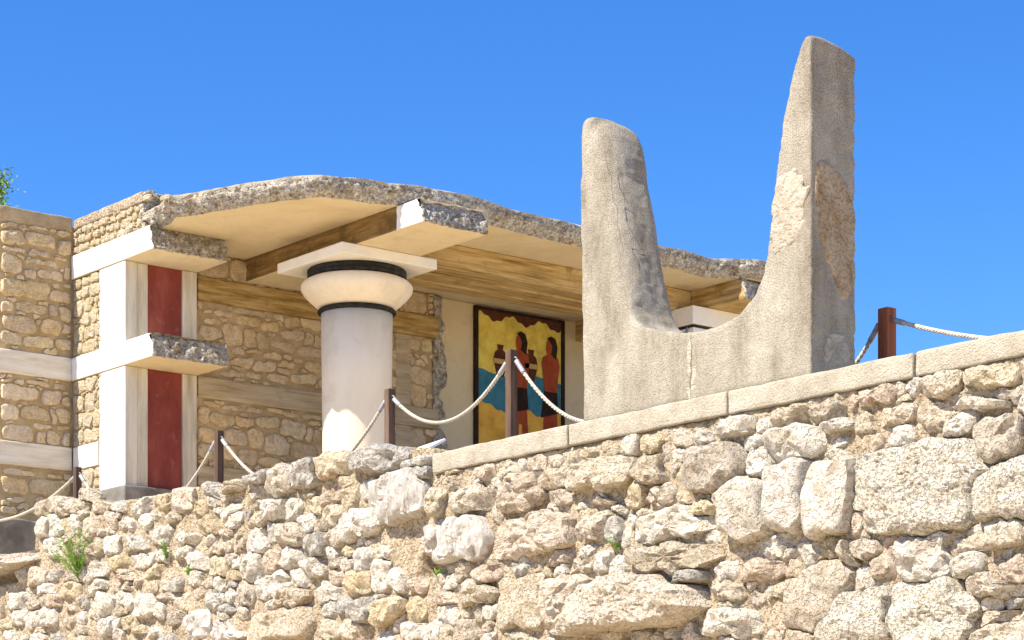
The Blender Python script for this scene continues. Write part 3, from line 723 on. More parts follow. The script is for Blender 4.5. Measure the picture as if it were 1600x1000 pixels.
# --- walls as mortar bodies with bands and stones
def wall(name, label, loc):
    w = empty(name, loc); w.parent = bld; w.location = Vector(loc) - wloc(bld); w["label"] = label; return w
def to_x(px_list, X):
    out = []
    for (a, b, c, d, *rest) in px_list:
        cx_, cy_ = (a + c) / 2, (b + d) / 2
        u, v = on_x(cx_, cy_, X); u2, _ = on_x(c, cy_, X); u1, _ = on_x(a, cy_, X)
        sl = (HOR - cy_) / 5000.
        h = max((d - b) * .6, (d - b) - .7 * sl * (c - a))
        _, v2 = on_x(cx_, cy_ - h / 2, X); _, v1 = on_x(cx_, cy_ + h / 2, X)
        out.append((u, v, (u2 - u1) / 2, (v2 - v1) / 2, None, None, 0.0))
    return out
def rows(u0, u1, v0, v1, g, rh=(.15, .27), rw=(.2, .5)):
    out = []; v = v0
    while v < v1 - .07:
        h = g.uniform(*rh)
        if v1 - v - h < .1: h = v1 - v
        u = u0 - g.uniform(0, .15)
        while u < u1:
            w = g.uniform(*rw)
            if g.random() < .18 and h > .19:
                k = g.uniform(.4, .6)
                out.append((u + w / 2, v + h * k / 2, w / 2 - .008, h * k / 2 - .006, None, None, g.normal(0, .03)))
                out.append((u + w / 2, v + h * (1 + k) / 2, w / 2 - .008, h * (1 - k) / 2 - .006, None, None, g.normal(0, .03)))
            else:
                out.append((u + w / 2, v + h / 2, w / 2 - .008, h / 2 - .006, None, None, g.normal(0, .03)))
            u += w
        v += h
    return [s for s in out if u0 + .03 < s[0] < u1 - .03]
def lay(parent, hand, u0, u1, v0, v1, axis, pos, seed, fillr=.05, maxf=60, prot=(.022, .044), mt="stone_ochre", gap=.009):
    ss = masonry(hand, u0, u1, v0, v1, .011, lambda u, v: fillr, lambda u, v: True, 1.3, maxf, seed, expo=4.5)
    for (u, v, rad, ty, pr, w, h) in ss:
        loc = (u, pos, v) if axis == 'y' else (pos, u, v)
        stone_mesh("stone", rad, random.uniform(*prot), .05, axis, loc, mt, parent, rough=.09, gap=gap, facet=.12)
    return len(ss)
g2 = np.random.default_rng(11)
tl = tile(0, 320, 4.167, [(0, 150, 155, 260), (170, 175, 355, 290), (370, 150, 475, 225), (170, 130, 305, 175), (315, 150, 365, 190), (370, 230, 478, 325), (0, 260, 150, 315), (0, 320, 140, 460), (170, 290, 320, 345),
    (155, 340, 380, 410), (340, 330, 445, 365), (155, 415, 235, 490), (235, 415, 415, 500), (415, 395, 450, 490), (0, 470, 325, 630), (330, 510, 390, 560), (405, 510, 475, 555), (320, 565, 475, 650), (0, 615, 90, 700),
    (105, 635, 320, 725), (328, 660, 368, 740), (385, 665, 465, 770), (0, 710, 245, 840), (265, 745, 385, 850), (230, 735, 275, 765), (395, 775, 460, 850), (0, 820, 140, 925), (145, 850, 345, 945), (350, 865, 470, 960),
    (425, 835, 470, 865), (0, 105, 130, 150), (100, 455, 175, 495), (110, 318, 155, 345)]) + tile(0, 520, 3.333, [(0, 230, 70, 265), (80, 240, 120, 275), (120, 245, 255, 280), (270, 262, 345, 300), (0, 265, 195, 360),
    (210, 292, 325, 385), (325, 335, 372, 390), (325, 305, 360, 330), (0, 360, 92, 455), (100, 380, 245, 465), (250, 390, 285, 480), (290, 400, 378, 480), (0, 475, 160, 580), (165, 475, 280, 510), (290, 485, 375, 515),
    (175, 510, 245, 595), (248, 515, 315, 595), (325, 525, 368, 605), (0, 705, 195, 750), (230, 730, 305, 760), (310, 735, 370, 775), (0, 745, 135, 845), (145, 755, 370, 870), (25, 850, 130, 890), (0, 895, 90, 940),
    (145, 915, 185, 950), (95, 920, 125, 950)])
# side wall on the left of the corner
wL = wall("side_wall", "ochre coursed stone side wall banded with pale beams", (XL, 13.0, 3.0))
gridbox("core", XL - .55, XL, 12.95, YF + .3, 2.95, 7.50, "mortar_ochre", wL, cell=.4)
gridbox("cap", XL - .58, XL + .015, 12.93, YF - .02, 7.43, 7.61, "mortar_ochre", wL, cells=(.3, .08, .06), r=.015, smooth=True, disp=lambda p: (.012 * fr(p, 4, 3), 0, .01 * nz(p, 6)))
for (z0, z1) in ((5.60, 5.885), (4.50, 4.785)):
    gridbox("band", XL - .1, XL + .045, 12.92, YF - .046, z0, z1, "plaster_banded", wL, cells=(.2, .1, .08), r=.012, smooth=True, disp=lambda p: (.006 * fr(p, 5, 3), 0, .004 * nz(p, 7)))
lay(wL, to_x(tl, XL), 12.97, YF - .04, 5.89, 7.44, 'x', XL, 21, .045, 12)
lay(wL, to_x(tl, XL), 12.97, YF - .04, 4.79, 5.60, 'x', XL, 22, .045, 10)
lay(wL, to_x(tl, XL), 12.97, YF - .04, 3.75, 4.50, 'x', XL, 23, .045, 10)
# short front wall between the corner and the pier
wF = wall("front_wall", "short sunlit stone wall between the corner and the white pier", (-25.3, YF, 3.0))
gridbox("core", XL - .02, XP - .55, YF, YF + .9, 2.95, 6.84, "mortar_ochre", wF, cell=.4)
gridbox("core", XL - .02, -24.32, YF + .01, YF + .9, 7.13, 7.50, "mortar_ochre", wF, cell=.2)
gridbox("cap", XL + .016, -24.28, YF - .015, YF + .95, 7.46, 7.585, "mortar", wF, cells=(.08, .2, .06), r=.02, smooth=True, disp=lambda p: (.03 * fr(p, 5, 3) if p.x > -24.6 else 0, .012 * fr(p, 4, 3), .012 * nz(p, 6)))
lay(wF, rows(XL + .03, -24.34, 7.15, 7.46, g2, (.09, .17), (.12, .28)), XL + .03, -24.30, 7.15, 7.46, 'y', YF + .01, 31, .04, 20, (.02, .05), "stone_tan")
for z0, z1 in ((5.89, 6.84), (4.79, 5.60), (3.7, 4.50)):
    lay(wF, rows(XL + .04, XP - .62, z0, z1, g2, (.14, .24), (.18, .40)), XL + .03, XP - .57, z0, z1, 'y', YF, 33, .05, 20, (.015, .038), "stone_tan")
gridbox("band", XL + .047, XP - .66, YF - .035, YF + .1, 4.50, 4.785, "plaster_white", wF, cell=.2)
# rubble breaking out above the beam end
ss = masonry(rows(YF + .02, YF + .95, 7.14, 7.56, g2, (.08, .16), (.10, .24)), YF, YF + .98, 7.13, 7.58, .011, lambda u, v: .05, lambda u, v: True, 1.2, 20, 41, expo=2.6)
for (u, v, rad, ty, pr, w_, h_) in ss:
    stone_mesh("stone", rad, random.uniform(.05, .22), .06, 'x', (-24.32, u, v), random.choice(["stone_cream", "stone_tan", "stone_grey", "conglomerate"]), wF, rough=.22, gap=.002)

# long wall under the roof
wW = wall("porch_wall", "shaded ochre stone wall with brown timber-like bands behind the column", (XW, 17.0, 3.0))
YE = 18.62
gridbox("core", XW - .6, XW - .012, YF + .85, YE, 2.95, 7.12, "mortar_ochre", wW, cell=.4)
for (z0, z1) in ((6.53, 6.815), (5.35, 5.605), (4.28, 4.53)):
    gridbox("band", XW - .1, XW + .05, YF + .99, YE - .04, z0, z1, "concrete_ochre" if z0 > 6 else "concrete_band", wW, cells=(.2, .08, .05), r=.012, smooth=True,
            disp=lambda p: (.008 * fr((p.x, p.y * .3, p.z * 3), 5, 3), 0, .004 * nz(p, 7)))
ya, yb = on_x(617, 600, XW)[0], on_x(640, 600, XW)[0]
for (z0, z1) in ((5.607, 6.528), (4.532, 5.348), (3.75, 4.278)):
    gridbox("upright", XW - .1, XW + .03, ya, yb, z0, z1, "concrete_band", wW, cells=(.2, .1, .08), r=.012, smooth=True)
tw = tile(300, 430, 3.032, [(45, 165, 110, 195), (110, 170, 205, 210), (50, 205, 135, 235), (35, 235, 130, 305), (135, 230, 240, 335), (240, 255, 300, 345), (305, 270, 360, 360), (220, 195, 320, 250), (205, 150, 380, 205),
    (385, 175, 450, 220), (450, 195, 515, 250), (510, 200, 610, 265), (325, 220, 415, 275), (420, 250, 535, 310), (535, 270, 575, 340), (575, 280, 620, 350), (365, 305, 475, 370), (485, 335, 620, 395), (190, 340, 245, 375),
    (245, 350, 335, 385), (335, 370, 420, 405), (425, 375, 470, 410), (475, 390, 520, 430), (525, 405, 615, 470), (190, 385, 290, 445), (290, 405, 400, 465), (400, 410, 490, 450), (405, 445, 465, 475), (140, 445, 255, 490),
    (260, 455, 335, 500), (360, 470, 455, 515), (470, 465, 590, 525), (50, 595, 135, 630), (145, 605, 240, 645), (255, 625, 350, 660), (360, 630, 515, 675), (520, 650, 620, 690), (25, 625, 90, 710), (90, 655, 205, 715),
    (205, 665, 300, 730), (305, 675, 420, 735), (425, 685, 540, 780), (550, 690, 620, 720), (545, 720, 575, 785), (575, 735, 620, 795), (30, 720, 150, 790), (150, 725, 260, 810), (260, 730, 340, 825), (340, 755, 465, 855),
    (470, 785, 590, 870), (445, 760, 480, 800), (210, 820, 315, 905), (320, 860, 450, 915), (320, 830, 345, 855), (595, 800, 640, 890), (25, 785, 100, 870), (110, 800, 205, 880)])
hw = to_x(tw, XW)
yc1 = on_x(508, 600, XW)[0]
for k, (z0, z1) in enumerate(((5.61, 6.525), (4.535, 5.345), (3.82, 4.275), (6.82, 7.11))):
    extra = rows(yc1, ya - .02, z0, z1, g2) + rows(yb + .02, YE - .06, z0, z1, g2, (.16, .3), (.18, .4))
    if k > 1: extra += rows(YF + 1.0, yc1, z0, z1, g2)
    lay(wW, [h for h in hw if z0 < h[1] < z1] + extra, YF + 1.0, YE - .05, z0, z1, 'x', XW - .012, 51 + k, .05, 40, (.022, .044))
# ragged end of that wall
def jag(p): return (.03 * fr(p, 6, 4), .16 * fr(p, 3.2, 4, 8) + .03 * nz(p, 14) if p.y > YE - .03 else .02 * nz(p, 9), 0)
gridbox("broken_edge", XW - .25, XW + .035, YE - .10, YE + .06, 3.0, 7.10, "conglomerate", wW, cells=(.06, .06, .06), r=.02, disp=jag, smooth=True)
gridbox("plaster_wall", XW - .7, XW - .10, YE, 22.9, 2.95, 7.118, "plaster_cream", bld, cell=.8)["label"] = "smooth cream plastered wall behind the painted panel"

# --- pier
pier = wall("pier", "white plastered pier with a recessed dark red panel", (XP - .3, YF + .48, 3.7))
UP = .62
yq = [YF, on_x(215, 600, XP)[0], on_x(232, 600, XP)[0], on_x(286, 600, XP)[0], on_x(308, 600, XP)[0]]
for (z0, z1) in ((4.18, 5.60), (5.885, 6.845)):
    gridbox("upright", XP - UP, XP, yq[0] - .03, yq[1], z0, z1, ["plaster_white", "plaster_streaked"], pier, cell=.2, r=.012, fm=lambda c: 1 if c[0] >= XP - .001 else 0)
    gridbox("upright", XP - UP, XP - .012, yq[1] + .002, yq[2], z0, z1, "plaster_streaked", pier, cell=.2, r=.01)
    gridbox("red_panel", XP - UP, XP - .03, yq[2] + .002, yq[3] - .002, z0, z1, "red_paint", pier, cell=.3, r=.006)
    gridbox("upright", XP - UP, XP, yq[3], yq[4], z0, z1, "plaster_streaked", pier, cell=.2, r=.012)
gridbox("plinth", XP - UP - .03, XP + .06, YF - .07, yq[4] + .35, 2.98, 4.178, "concrete_grey", pier, cells=(.1, .1, .1), r=.02, smooth=True, disp=lambda p: (.008 * fr(p, 5, 3), .008 * fr(p, 5, 3, 4), .006 * nz(p, 8)))
XB = on_y(240, 370, YF - .04)[0]
def broken_end(x1, amp, z0, z1, y0, y1):
    def f(p):
        k = max(0, (p.x - (x1 - .25)) / .25)
        if k <= 0: return None
        e = 1 if p.x > x1 - .045 else 0
        inset = -.10 * ((p.z - z0) / (z1 - z0)) ** 2
        d = (amp * (.7 * fr(p, 7, 5, 2) + 1.0 * chunk(p, 19)) + inset) * e
        return (d, .015 * nz(p, 9) * k * (p.y > y0 + .02), .03 * nz(p, 8, 5) * k * (p.z > z1 - .03))
    return f
for (z0, z1) in ((6.848, 7.135), (5.602, 5.883)):
    b_ = gridbox("cross_beam", XL + .02, XB, YF - .045, yq[4] + .02, z0, z1, ["plaster_white", "conglomerate", "plaster_cream"], pier, cells=(.045, .030, .026), r=.012, smooth=True,
                 disp=broken_end(XB, .045, z0, z1, YF - .045, yq[4]), fm=lambda c: 1 if c[0] > XB - .02 or (c[0] > XB - .1 and c[2] > z1 - .01) else (2 if c[2] < z0 + .001 else 0))
    b_["label"] = "white beam with a rough broken end"

# --- columns
def column(cx_, cy_, label):
    c = wall("column", label, (cx_, cy_, 3.78))
    lathe("shaft", [(.40, 3.75), (.402, 4.2), (.415, 5.4), (.425, 6.21)], "plaster_column", c, (cx_, cy_, 0))
    lathe("neck_ring", [(.40, 6.20), (.448, 6.205), (.464, 6.215), (.468, 6.232), (.463, 6.247), (.447, 6.262), (.40, 6.265)], "black_paint", c, (cx_, cy_, 0))
    ech = [(.44, 6.263), (.475, 6.29), (.53, 6.335), (.585, 6.385), (.632, 6.435), (.658, 6.48), (.666, 6.515), (.655, 6.55), (.625, 6.58), (.58, 6.603), (.53, 6.612)]
    lathe("cushion", ech, "plaster_column", c, (cx_, cy_, 0))
    lathe("black_band", [(.50, 6.608), (.575, 6.61), (.590, 6.625), (.590, 6.655), (.578, 6.662), (.578, 6.68), (.588, 6.687), (.588, 6.712), (.57, 6.722), (.5, 6.724)], "black_paint", c, (cx_, cy_, 0))
    s = .68
    gridbox("abacus", cx_ - s, cx_ + s, cy_ - s, cy_ + s, 6.722, 6.843, "plaster_white", c, cell=.3, r=.010)
    return c
C1, C2 = (-23.0, 16.10), (-22.85, 21.45)
column(*C1, "white tapering column with black rings and a bulging cushion capital")
pil = wall("pillar", "square white pillar with a thick capital block, mostly hidden by the horned monument", (C2[0], C2[1], 3.78))
gridbox("capital_block", C2[0] - .68, C2[0] + .68, C2[1] - .68, C2[1] + .68, 6.612, 6.843, "plaster_white", pil, cell=.3, r=.010)
gridbox("black_band", C2[0] - .64, C2[0] + .64, C2[1] - .64, C2[1] + .64, 6.585, 6.610, "black_paint", pil, cell=.4, r=.006)
gridbox("shaft", C2[0] - .62, C2[0] + .62, C2[1] - .62, C2[1] + .62, 3.78, 6.583, "plaster_white", pil, cell=.6, r=.012)

# --- beams
def grain(p): return (.006 * fr((p.x * .3, p.y * .3, p.z * 3), 5, 3), .006 * fr((p.x * .3, p.y * .3, p.z * 3), 5, 3, 3), 0)
XE1 = on_y(661, 330, 15.63)[0]
z0, z1 = 6.846, 7.119
be = broken_end(XE1, .05, z0, z1, 15.63, 16.55)
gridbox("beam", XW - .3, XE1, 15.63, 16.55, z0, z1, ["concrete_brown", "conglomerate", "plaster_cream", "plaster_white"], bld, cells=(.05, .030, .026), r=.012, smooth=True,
        disp=lambda p: be(p) or grain(p), fm=lambda c: 1 if c[0] > XE1 - .02 else (2 if c[2] < z0 + .001 else (3 if c[0] > -21.53 else 0)))["label"] = "brown beam with a broken end jutting out over the column"  # whitewashed end; its white also paints in the sunlight, starting at the shadow line
gridbox("beam", -23.35, -22.5, 16.552, 21.05, z0, z1, "beam_ochre", bld, cells=(.2, .08, .04), r=.014, smooth=True, disp=grain)["label"] = "long ochre beam running from column to column"
for k in range(3):
    xa = -23.33 + k * .275
    gridbox("soffit_board", xa, xa + .258, 16.85, 20.72, z0 - .022 - .026 * (2 - k), z0 - .001, "beam_ochre", bld, cells=(.3, .3, .05), r=.004)
XE2 = on_z(1188, 442, 7.12)[0] + .05
be2 = broken_end(-21.5, .05, z0, z1, 21.052, 21.9)
gridbox("beam", XW - .3, -21.5, 21.052, 21.9, z0, z1, ["concrete_ochre", "conglomerate"], bld, cells=(.08, .08, .04), r=.014, smooth=True,
        disp=lambda p: be2(p) or grain(p), fm=lambda c: 1 if c[0] > -21.52 else 0)["label"] = "ochre cross beam above the second column"

# --- roof slab with its broken rim
ZR0, ZR1 = 7.121, 7.34
edge_px = [(262, 306), (300, 302), (350, 292), (400, 284), (450, 277), (500, 273), (550, 277), (600, 284), (650, 291), (700, 298), (742, 306), (770, 317), (800, 326), (850, 339), (905, 352), (970, 368), (1035, 384), (1075, 392), (1105, 403), (1130, 404), (1170, 405), (1230, 412)]
E2 = [on_z(x, y, ZR1) for (x, y) in edge_px]
E2 = [(-24.27, 14.02)] + E2 + [(-21.75, 22.1), (-22.4, 22.35)]
ER = resample(E2, .024)
nE = len(ER)
V, Fc, FM = [], [], []
prof_e = [(0.0, 1.0), (.012, .90), (.0, .80), (.01, .70), (.01, .60), (-.01, .50), (-.02, .40), (-.04, .30), (-.06, .20), (-.09, .10), (-.12, 0.0)]
en = []
for i in range(nE):
    a, b = ER[max(0, i - 5)], ER[min(nE - 1, i + 5)]
    tx, ty = b[0] - a[0], b[1] - a[1]; L = math.hypot(tx, ty)
    en.append((ty / L, -tx / L))
for i, (x, y) in enumerate(ER):
    big = .05 * fr((x, y, 0), 2.0, 3)
    dr = .06 * fr((x, y, 3), 1.3, 3)
    for (o_, h) in prof_e:
        z = ZR0 + (ZR1 - ZR0) * h
        p = (x, y, z)
        d = o_ * 1.0 + big * (1 if h < 1 else .6)
        if 0 < h < 1: d += .030 * fr(p, 7, 4, 3) + .040 * chunk(p, 18) - .03 * max(0, nz(p, 3.1, 7))
        zz = z + (.02 * nz(p, 3) if h == 1 else (.03 * nz(p, 7) if h > 0 else 0))
        V.append((x + en[i][0] * d, y + en[i][1] * d, zz))
m_ = len(prof_e)
for i in range(nE - 1):
    for j in range(m_ - 1):
        Fc.append((i * m_ + j, i * m_ + j + 1, (i + 1) * m_ + j + 1, (i + 1) * m_ + j))
rc = Vector((-24.0, 18.0, ZR0))
FM = [1 if (k % (m_ - 1)) == 0 else 0 for k in range(len(Fc))]
bm_ = mk("broken_edge", [Vector(v) - rc for v in V], Fc, ["conglomerate", "coping_stone"], bld, rc, True, FM)
# slab body: sheets just inside that rim
top = [(V[i * m_][0], V[i * m_][1], V[i * m_][2]) for i in range(nE)]
bot = [(V[i * m_ + m_ - 1][0], V[i * m_ + m_ - 1][1], ZR0) for i in range(nE)]
back = [(-26.4, 22.35), (-26.4, 14.97), (-24.27, 14.97)]
VB = top + [(x, y, ZR1) for x, y in back] + bot + [(x, y, ZR0) for x, y in back]
q = nE + 3
FB = [tuple(range(q)), tuple(range(q, 2 * q))[::-1]]
for i in range(nE - 1, q):
    i2 = (i + 1) % q
    FB.append((i, q + i, q + i2, i2))
sl = mk("roof_slab", [Vector(v) - rc for v in VB], FB, ["plaster_cream", "plaster_white"], bld, rc)
sl["label"] = "flat cream roof slab with a curving broken rim"
bmx = bmesh.new(); bmx.from_mesh(sl.data); bmesh.ops.triangulate(bmx, faces=[f for f in bmx.faces if len(f.verts) > 4]); bmesh.ops.recalc_face_normals(bmx, faces=bmx.faces)
for f in bmx.faces:
    if f.normal.z > .7: f.material_index = 1
bmx.to_mesh(sl.data); bmx.free()
bm_.parent = sl; bm_.location = Vector(rc) - wloc(sl)

# ================================================================== PAINTED PANEL (plain stand-in, bands and simple figures)
XF = XW - .10
fa, fb = on_x(739, 480, XF)[0], on_x(879, 480, XF)[0]
fz1, fz0 = 7.09, 4.95
pan = empty("painted_panel", (XF, (fa + fb) / 2, fz0))
tag(pan, "tall framed painting of yellow, blue and ochre bands with two red figures", "painting")
gridbox("board", XF + .004, XF + .03, fa + .05, fb - .05, fz0 + .05, fz1 - .03, "paint_yellow", pan, cell=.5, r=.003)
for (a, b, c, d) in ((fa, fa + .055, fz0, fz1), (fb - .055, fb, fz0, fz1), (fa + .056, fb - .056, fz0, fz0 + .05), (fa + .056, fb - .056, fz1 - .03, fz1)):
    gridbox("frame_bar", XF + .003, XF + .055, a, b, c, d, "paint_dark", pan, cell=.5, r=.004)
W_, H_ = fb - fa, fz1 - fz0
def flat(name, pts, mt, lv):
    x = XF + .030 + lv * .0035
    P = [(fa + u * W_, fz0 + v * H_) for (u, v) in pts]
    c = (x, sum(p[0] for p in P) / len(P), sum(p[1] for p in P) / len(P))
    Vv = [(0, u - c[1], v - c[2]) for u, v in P] + [(-.006, u - c[1], v - c[2]) for u, v in P]
    k = len(P); fcs = [tuple(range(k)), tuple(range(k, 2 * k))[::-1]] + [(i, k + i, k + (i + 1) % k, (i + 1) % k) for i in range(k)]
    o = mk(name, Vv, fcs, mt, pan, c)
    b = bmesh.new(); b.from_mesh(o.data); bmesh.ops.recalc_face_normals(b, faces=b.faces); b.to_mesh(o.data); b.free()
    return o
def wavy(v, a, fq, ph, n=40): return [(.04 + .92 * k / n, v + a * (math.sin(fq * k / n + ph) + .3 * math.sin(fq * 3.7 * k / n))) for k in range(n + 1)]
lo_ = wavy(.385, .022, 14, .5); hi_ = wavy(.60, .014, 8, 2.0)
flat("ochre_band", [(.04, .025)] + [(.96, .025)] + lo_[::-1], "paint_ochre", 1)
flat("blue_band", lo_ + hi_[::-1], "paint_blue", 2)
flat("wavy_border", [(.04, .985), (.96, .985)] + wavy(.945, .024, 17, 1.2)[::-1], "paint_brown", 2)
for (cu, h0) in ((.50, .10), (.84, .07)):
    def F_(pts): return [(cu + a, b) for a, b in pts]
    flat("figure_legs", F_([(-.085, .03), (-.03, .03), (-.015, .30), (.02, .30), (.045, .03), (.10, .03), (.075, .42), (-.075, .42)]), "paint_rust", 3)
    flat("figure_kilt", F_([(-.11, .36), (.09, .40), (.075, .53), (-.07, .53)]), "paint_dark", 4)
    flat("figure_torso", F_([(-.065, .53), (.07, .53), (.10, .70), (.085, .75), (.02, .775), (-.02, .775), (-.085, .745), (-.10, .70)]), "paint_rust", 5)
    flat("figure_head", F_([(-.04, .77), (.03, .77), (.045, .80), (.048, .84), (.03, .865), (-.02, .865), (-.045, .84), (-.05, .80)]), "paint_rust", 6)
    flat("figure_hair", F_([(.0, .77), (.06, .74), (.075, .82), (.05, .872), (.0, .885), (-.04, .868), (-.01, .85), (.015, .82)]), "paint_dark", 7)
    v = cu - .22
    flat("jar", [(v - .035, .58), (v + .035, .58), (v + .075, .68), (v + .06, .73), (v + .025, .75), (v + .035, .78), (v - .035, .78), (v - .025, .75), (v - .06, .73), (v - .075, .68)], "paint_brown", 4)
    flat("jar_stripe", [(v - .072, .66), (v + .072, .66), (v + .075, .69), (v - .075, .69)], "paint_buff", 5)

# ================================================================== LOW CONCRETE BLOCK
XK = -25.28
cb = gridbox("concrete_block", -26.0 + .05, XK, 12.46, YF - .08, 2.9, 3.76, "concrete_grey", None, cells=(.2, .06, .06), r=.03, smooth=True, disp=lambda p: (.012 * fr(p, 4, 4), 0, .02 * fr(p, 4, 4, 3) * (p.z > 3.5)))
tag(cb, "low dark grey concrete block in shade at the foot of the side wall", "concrete block")

# ================================================================== POSTS AND ROPES
YPST = 12.34
def post(pxc, pytop, y, w, mt, label, zb=3.0):
    x, zt = on_y(pxc, pytop, y)
    e = empty("rope_post", (x, y, zb))
    tag(e, label, "post", "wooden posts carrying the rope barrier")
    h = w / 2
    gridbox("shaft", x - h, x + h, y - h, y + h, zb, zt, mt, e, cell=.25, r=.006)
    hz = zt - .07
    for s in (-1, 1):
        Vv, Ff = [], []
        P = [Vector((s * (h - .01), 0, 0)), Vector((s * (h + .018), 0, .004)), Vector((s * (h + .034), 0, -.010)), Vector((s * (h + .030), 0, -.030)), Vector((s * (h + .014), 0, -.032))]
        tube_pts(Vv, Ff, P, .005, 6)
        mk("hook", Vv, Ff, "metal", e, (x, y, hz), True)
    return Vector((x, y, hz - .03)), h
P5 = post(121, 730, YPST, .072, "wood_post", "brown post beside the ragged end of the rubble wall")
P4 = post(342, 673, YPST, .072, "wood_post", "dark brown post beside the pier with the red panel")
P3 = post(609, 608, YPST, .072, "wood_post", "dark brown post in front of the white column")
P2 = post(799, 547, YPST, .074, "wood_post", "brown post in front of the painted panel")
P1 = post(1386, 482, 12.75, .096, "wood_red", "reddish brown post standing beyond the horned monument")
def rope(a, b, sag, label, la=True, lb=True):
    L = (b - a).length
    n_ = max(60, int(L / .011))
    def pt(t): return a + (b - a) * t - Vector((0, 0, 4 * sag * t * (1 - t)))
    pts = [pt(k / n_) for k in range(n_ + 1)]
    e = empty("rope", tuple(pts[n_ // 2])); tag(e, label, "rope", "ropes of the barrier")
    Vv, Ff = [], []
    for st_ in range(3):
        Q = []
        for k, p in enumerate(pts):
            t = (pts[min(k + 1, n_)] - pts[max(k - 1, 0)]).normalized()
            s_ = t.cross(Vector((0, 0, 1))).normalized(); u_ = s_.cross(t)
            an = k / n_ * L / .085 * 2 * math.pi + st_ * 2 * math.pi / 3
            Q.append(p + (s_ * math.cos(an) + u_ * math.sin(an)) * .0085)
        tube_pts(Vv, Ff, Q, .0095, 5)
    c = Vector(pts[n_ // 2])
    mk("strands", [v - c for v in Vv], Ff, "rope_fibre", e, c, True)
    for (flag, i0, i1) in ((la, 0, 8), (lb, n_ - 8, n_)):
        if flag:
            Vv, Ff = [], []
            tube_pts(Vv, Ff, pts[i0:i1 + 1], .021, 8)
            mk("end_cap", [v - c for v in Vv], Ff, "metal", e, c, True)
def hook(P, s): return P[0] + Vector((s * (P[1] + .03), 0, 0))
rope(Vector((-26.2, YPST, hook(P5, -1).z + .02)), hook(P5, -1), .30, "rope drooping from the brown post towards the side wall", la=False)
rope(hook(P5, 1), hook(P4, -1), .62, "rope dipping behind the rubble in front of the pier plinth")
rope(hook(P4, 1), hook(P3, -1), .62, "rope sagging between the pier and the white column")
rope(hook(P3, 1), hook(P2, -1), .34, "pale rope hanging across the foot of the plaster wall")
a1 = hook(P2, 1)
xm, zm = on_y(1120, 600, 12.75)
rope(a1, Vector((-13.5, 12.6, a1.z)), .62, "pale rope running from the painted panel's post behind the horned monument", lb=False)
rope(Vector((-12.9, 12.75, P1[0].z)), hook(P1, -1), .42, "short steep rope between the horned monument and the reddish post", la=False)
rope(hook(P1, 1), Vector((-7.2, 12.75, P1[0].z - .02)), .42, "rope dropping from the reddish post behind the coping", lb=False)

# ================================================================== INFORMATION STAND
x_s, z_s = on_y(648, 704, 12.75)
inf = empty("information_stand", (x_s, 12.75, 3.0)); tag(inf, "small slanted white information board behind the rubble wall", "sign")
gridbox("stem", x_s - .03, x_s + .03, 12.80, 12.86, 3.0, z_s - .03, "metal", inf, cell=.3, r=.005)
bo = gridbox("board", x_s - .21, x_s + .21, 12.62, 12.98, z_s - .012, z_s + .012, "sign_board", inf, cell=.2, r=.004)
bo.rotation_euler = (R(28), R(-4), 0)

# ================================================================== PLANTS
def tuft(name, px, py, h, nst, spread, label, leafm="leaf_bright", lean=0.0, group=None):
    x, z = on_y(px, py, Y0); base = Vector((x, Y0 - .05, z))
    e = empty(name, tuple(base)); tag(e, label, "plant", group)
    Vs, Fs, Vl, Fl = [], [], [], []
    for k in range(nst):
        dx, dy = random.gauss(lean, spread) * h, -abs(random.gauss(.12, .14)) * h
        hh = h * random.uniform(.45, 1.0)
        pts = []
        for q_ in range(7):
            t = q_ / 6
            pts.append(Vector((dx * t ** 1.3, dy * t ** 1.1, hh * t - .05 * h * t * t)))
        tube_pts(Vs, Fs, pts, [.0035 * (1 - .7 * q_ / 6) for q_ in range(7)], 4)
        nl = int(16 + 40 * hh)
        for q_ in range(nl):
            t = random.uniform(.15, 1.0); i = min(5, int(t * 6)); f = t * 6 - i
            p = pts[i].lerp(pts[i + 1], f)
            d = Vector((random.gauss(0, 1), random.gauss(0, 1), random.gauss(.7, .6))).normalized()
            s_ = d.orthogonal().normalized(); L = random.uniform(.018, .045)
            b = len(Vl)
            Vl += [p, p + d * L * .5 + s_ * .004, p + d * L, p + d * L * .5 - s_ * .004]; Fl.append((b, b + 1, b + 2, b + 3))
    mk("stems", Vs, Fs, "leaf_bright", e, base, True)
    mk("leaves", Vl, Fl, leafm, e, base)
tuft("wall_plant", 131, 908, .60, 44, .36, "feathery bright green plant growing out of the rubble wall", lean=-.16)
tuft("wall_sprig", 268, 878, .24, 6, .15, "thin green sprig in a joint of the rubble wall")
tuft("wall_sprig", 303, 900, .09, 10, .5, "tiny yellowish green tuft low in the rubble wall below the sprig")
tuft("wall_moss", 645, 740, .06, 26, .9, "small green cushion of weed beside the big dark rubble boulder")
tuft("wall_sprig", 973, 860, .13, 5, .2, "tiny green shoot between two blocks of the retaining wall")
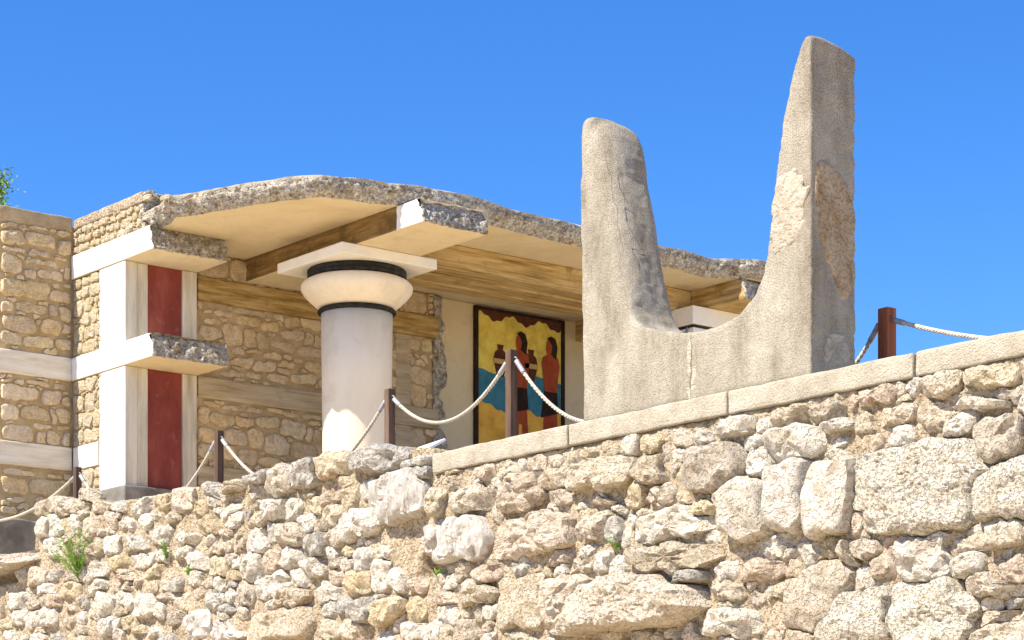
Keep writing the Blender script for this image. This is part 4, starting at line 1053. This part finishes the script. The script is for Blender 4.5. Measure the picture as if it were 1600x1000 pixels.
tuft("wall_sprig", 693, 904, .07, 10, .6, "small green weed in the hollow below the white veined blocks")

# pine behind the side wall
tx, ty = on_z(-188, 480, 10.0)
k_ = 45.0 / (-SY * tx + CY * ty); tx, ty = tx * k_, ty * k_
tree = empty("pine_tree", (tx, ty, 3.0)); tag(tree, "green pine tree just showing above the end of the stone side wall", "tree")
Vs, Fs = [], []
tube_pts(Vs, Fs, [Vector((0, 0, 0)), Vector((.1, 0, 3)), Vector((.05, .1, 6)), Vector((.1, .1, 10.2))], [.28, .22, .15, .04], 10)
Vl, Fl = [], []
for k in range(560):
    zc = 6.5 + 4.2 * random.uniform(-1, 1)
    an = random.uniform(0, 2 * math.pi); rr = 2.75 * math.sqrt(max(.02, 1 - ((zc - 6.5) / 4.3) ** 2)) * random.uniform(.6, 1.0)
    c = Vector((.1 + rr * math.cos(an), .1 + rr * math.sin(an), zc + random.uniform(-.2, .3)))
    if k >= 520:                               # the outer boughs that reach past the end of the wall
        d_ = ray(random.uniform(-80, -32), random.uniform(280, 335)); kk = (-SY * tx + CY * ty)
        c = Vector((d_[0] * kk - tx, d_[1] * kk - ty + random.uniform(-.5, .5), d_[2] * kk - 3.0)); zc = c.z
    if k % 5 == 0: tube_pts(Vs, Fs, [Vector((.08, .05, zc - .5)), c * .6 + Vector((0, 0, (zc - .3) * .4)), c], [.05, .03, .01], 5)
    for q_ in range(130):
        p = c + Vector((random.gauss(0, .17), random.gauss(0, .17), random.gauss(0, .13)))
        d = Vector((random.gauss(0, 1), random.gauss(0, 1), random.gauss(.5, .7))).normalized(); s_ = d.orthogonal().normalized()
        L = random.uniform(.08, .16); b = len(Vl)
        Vl += [p, p + d * L * .5 + s_ * .018, p + d * L, p + d * L * .5 - s_ * .018]; Fl.append((b, b + 1, b + 2, b + 3))
mk("trunk", Vs, Fs, "bark", tree, (tx, ty, 3.0), True)
mk("crown", Vl, Fl, "leaf", tree, (tx, ty, 3.0))
import time as _t; print("stones", n1, n2, "objects", len(bpy.data.objects))
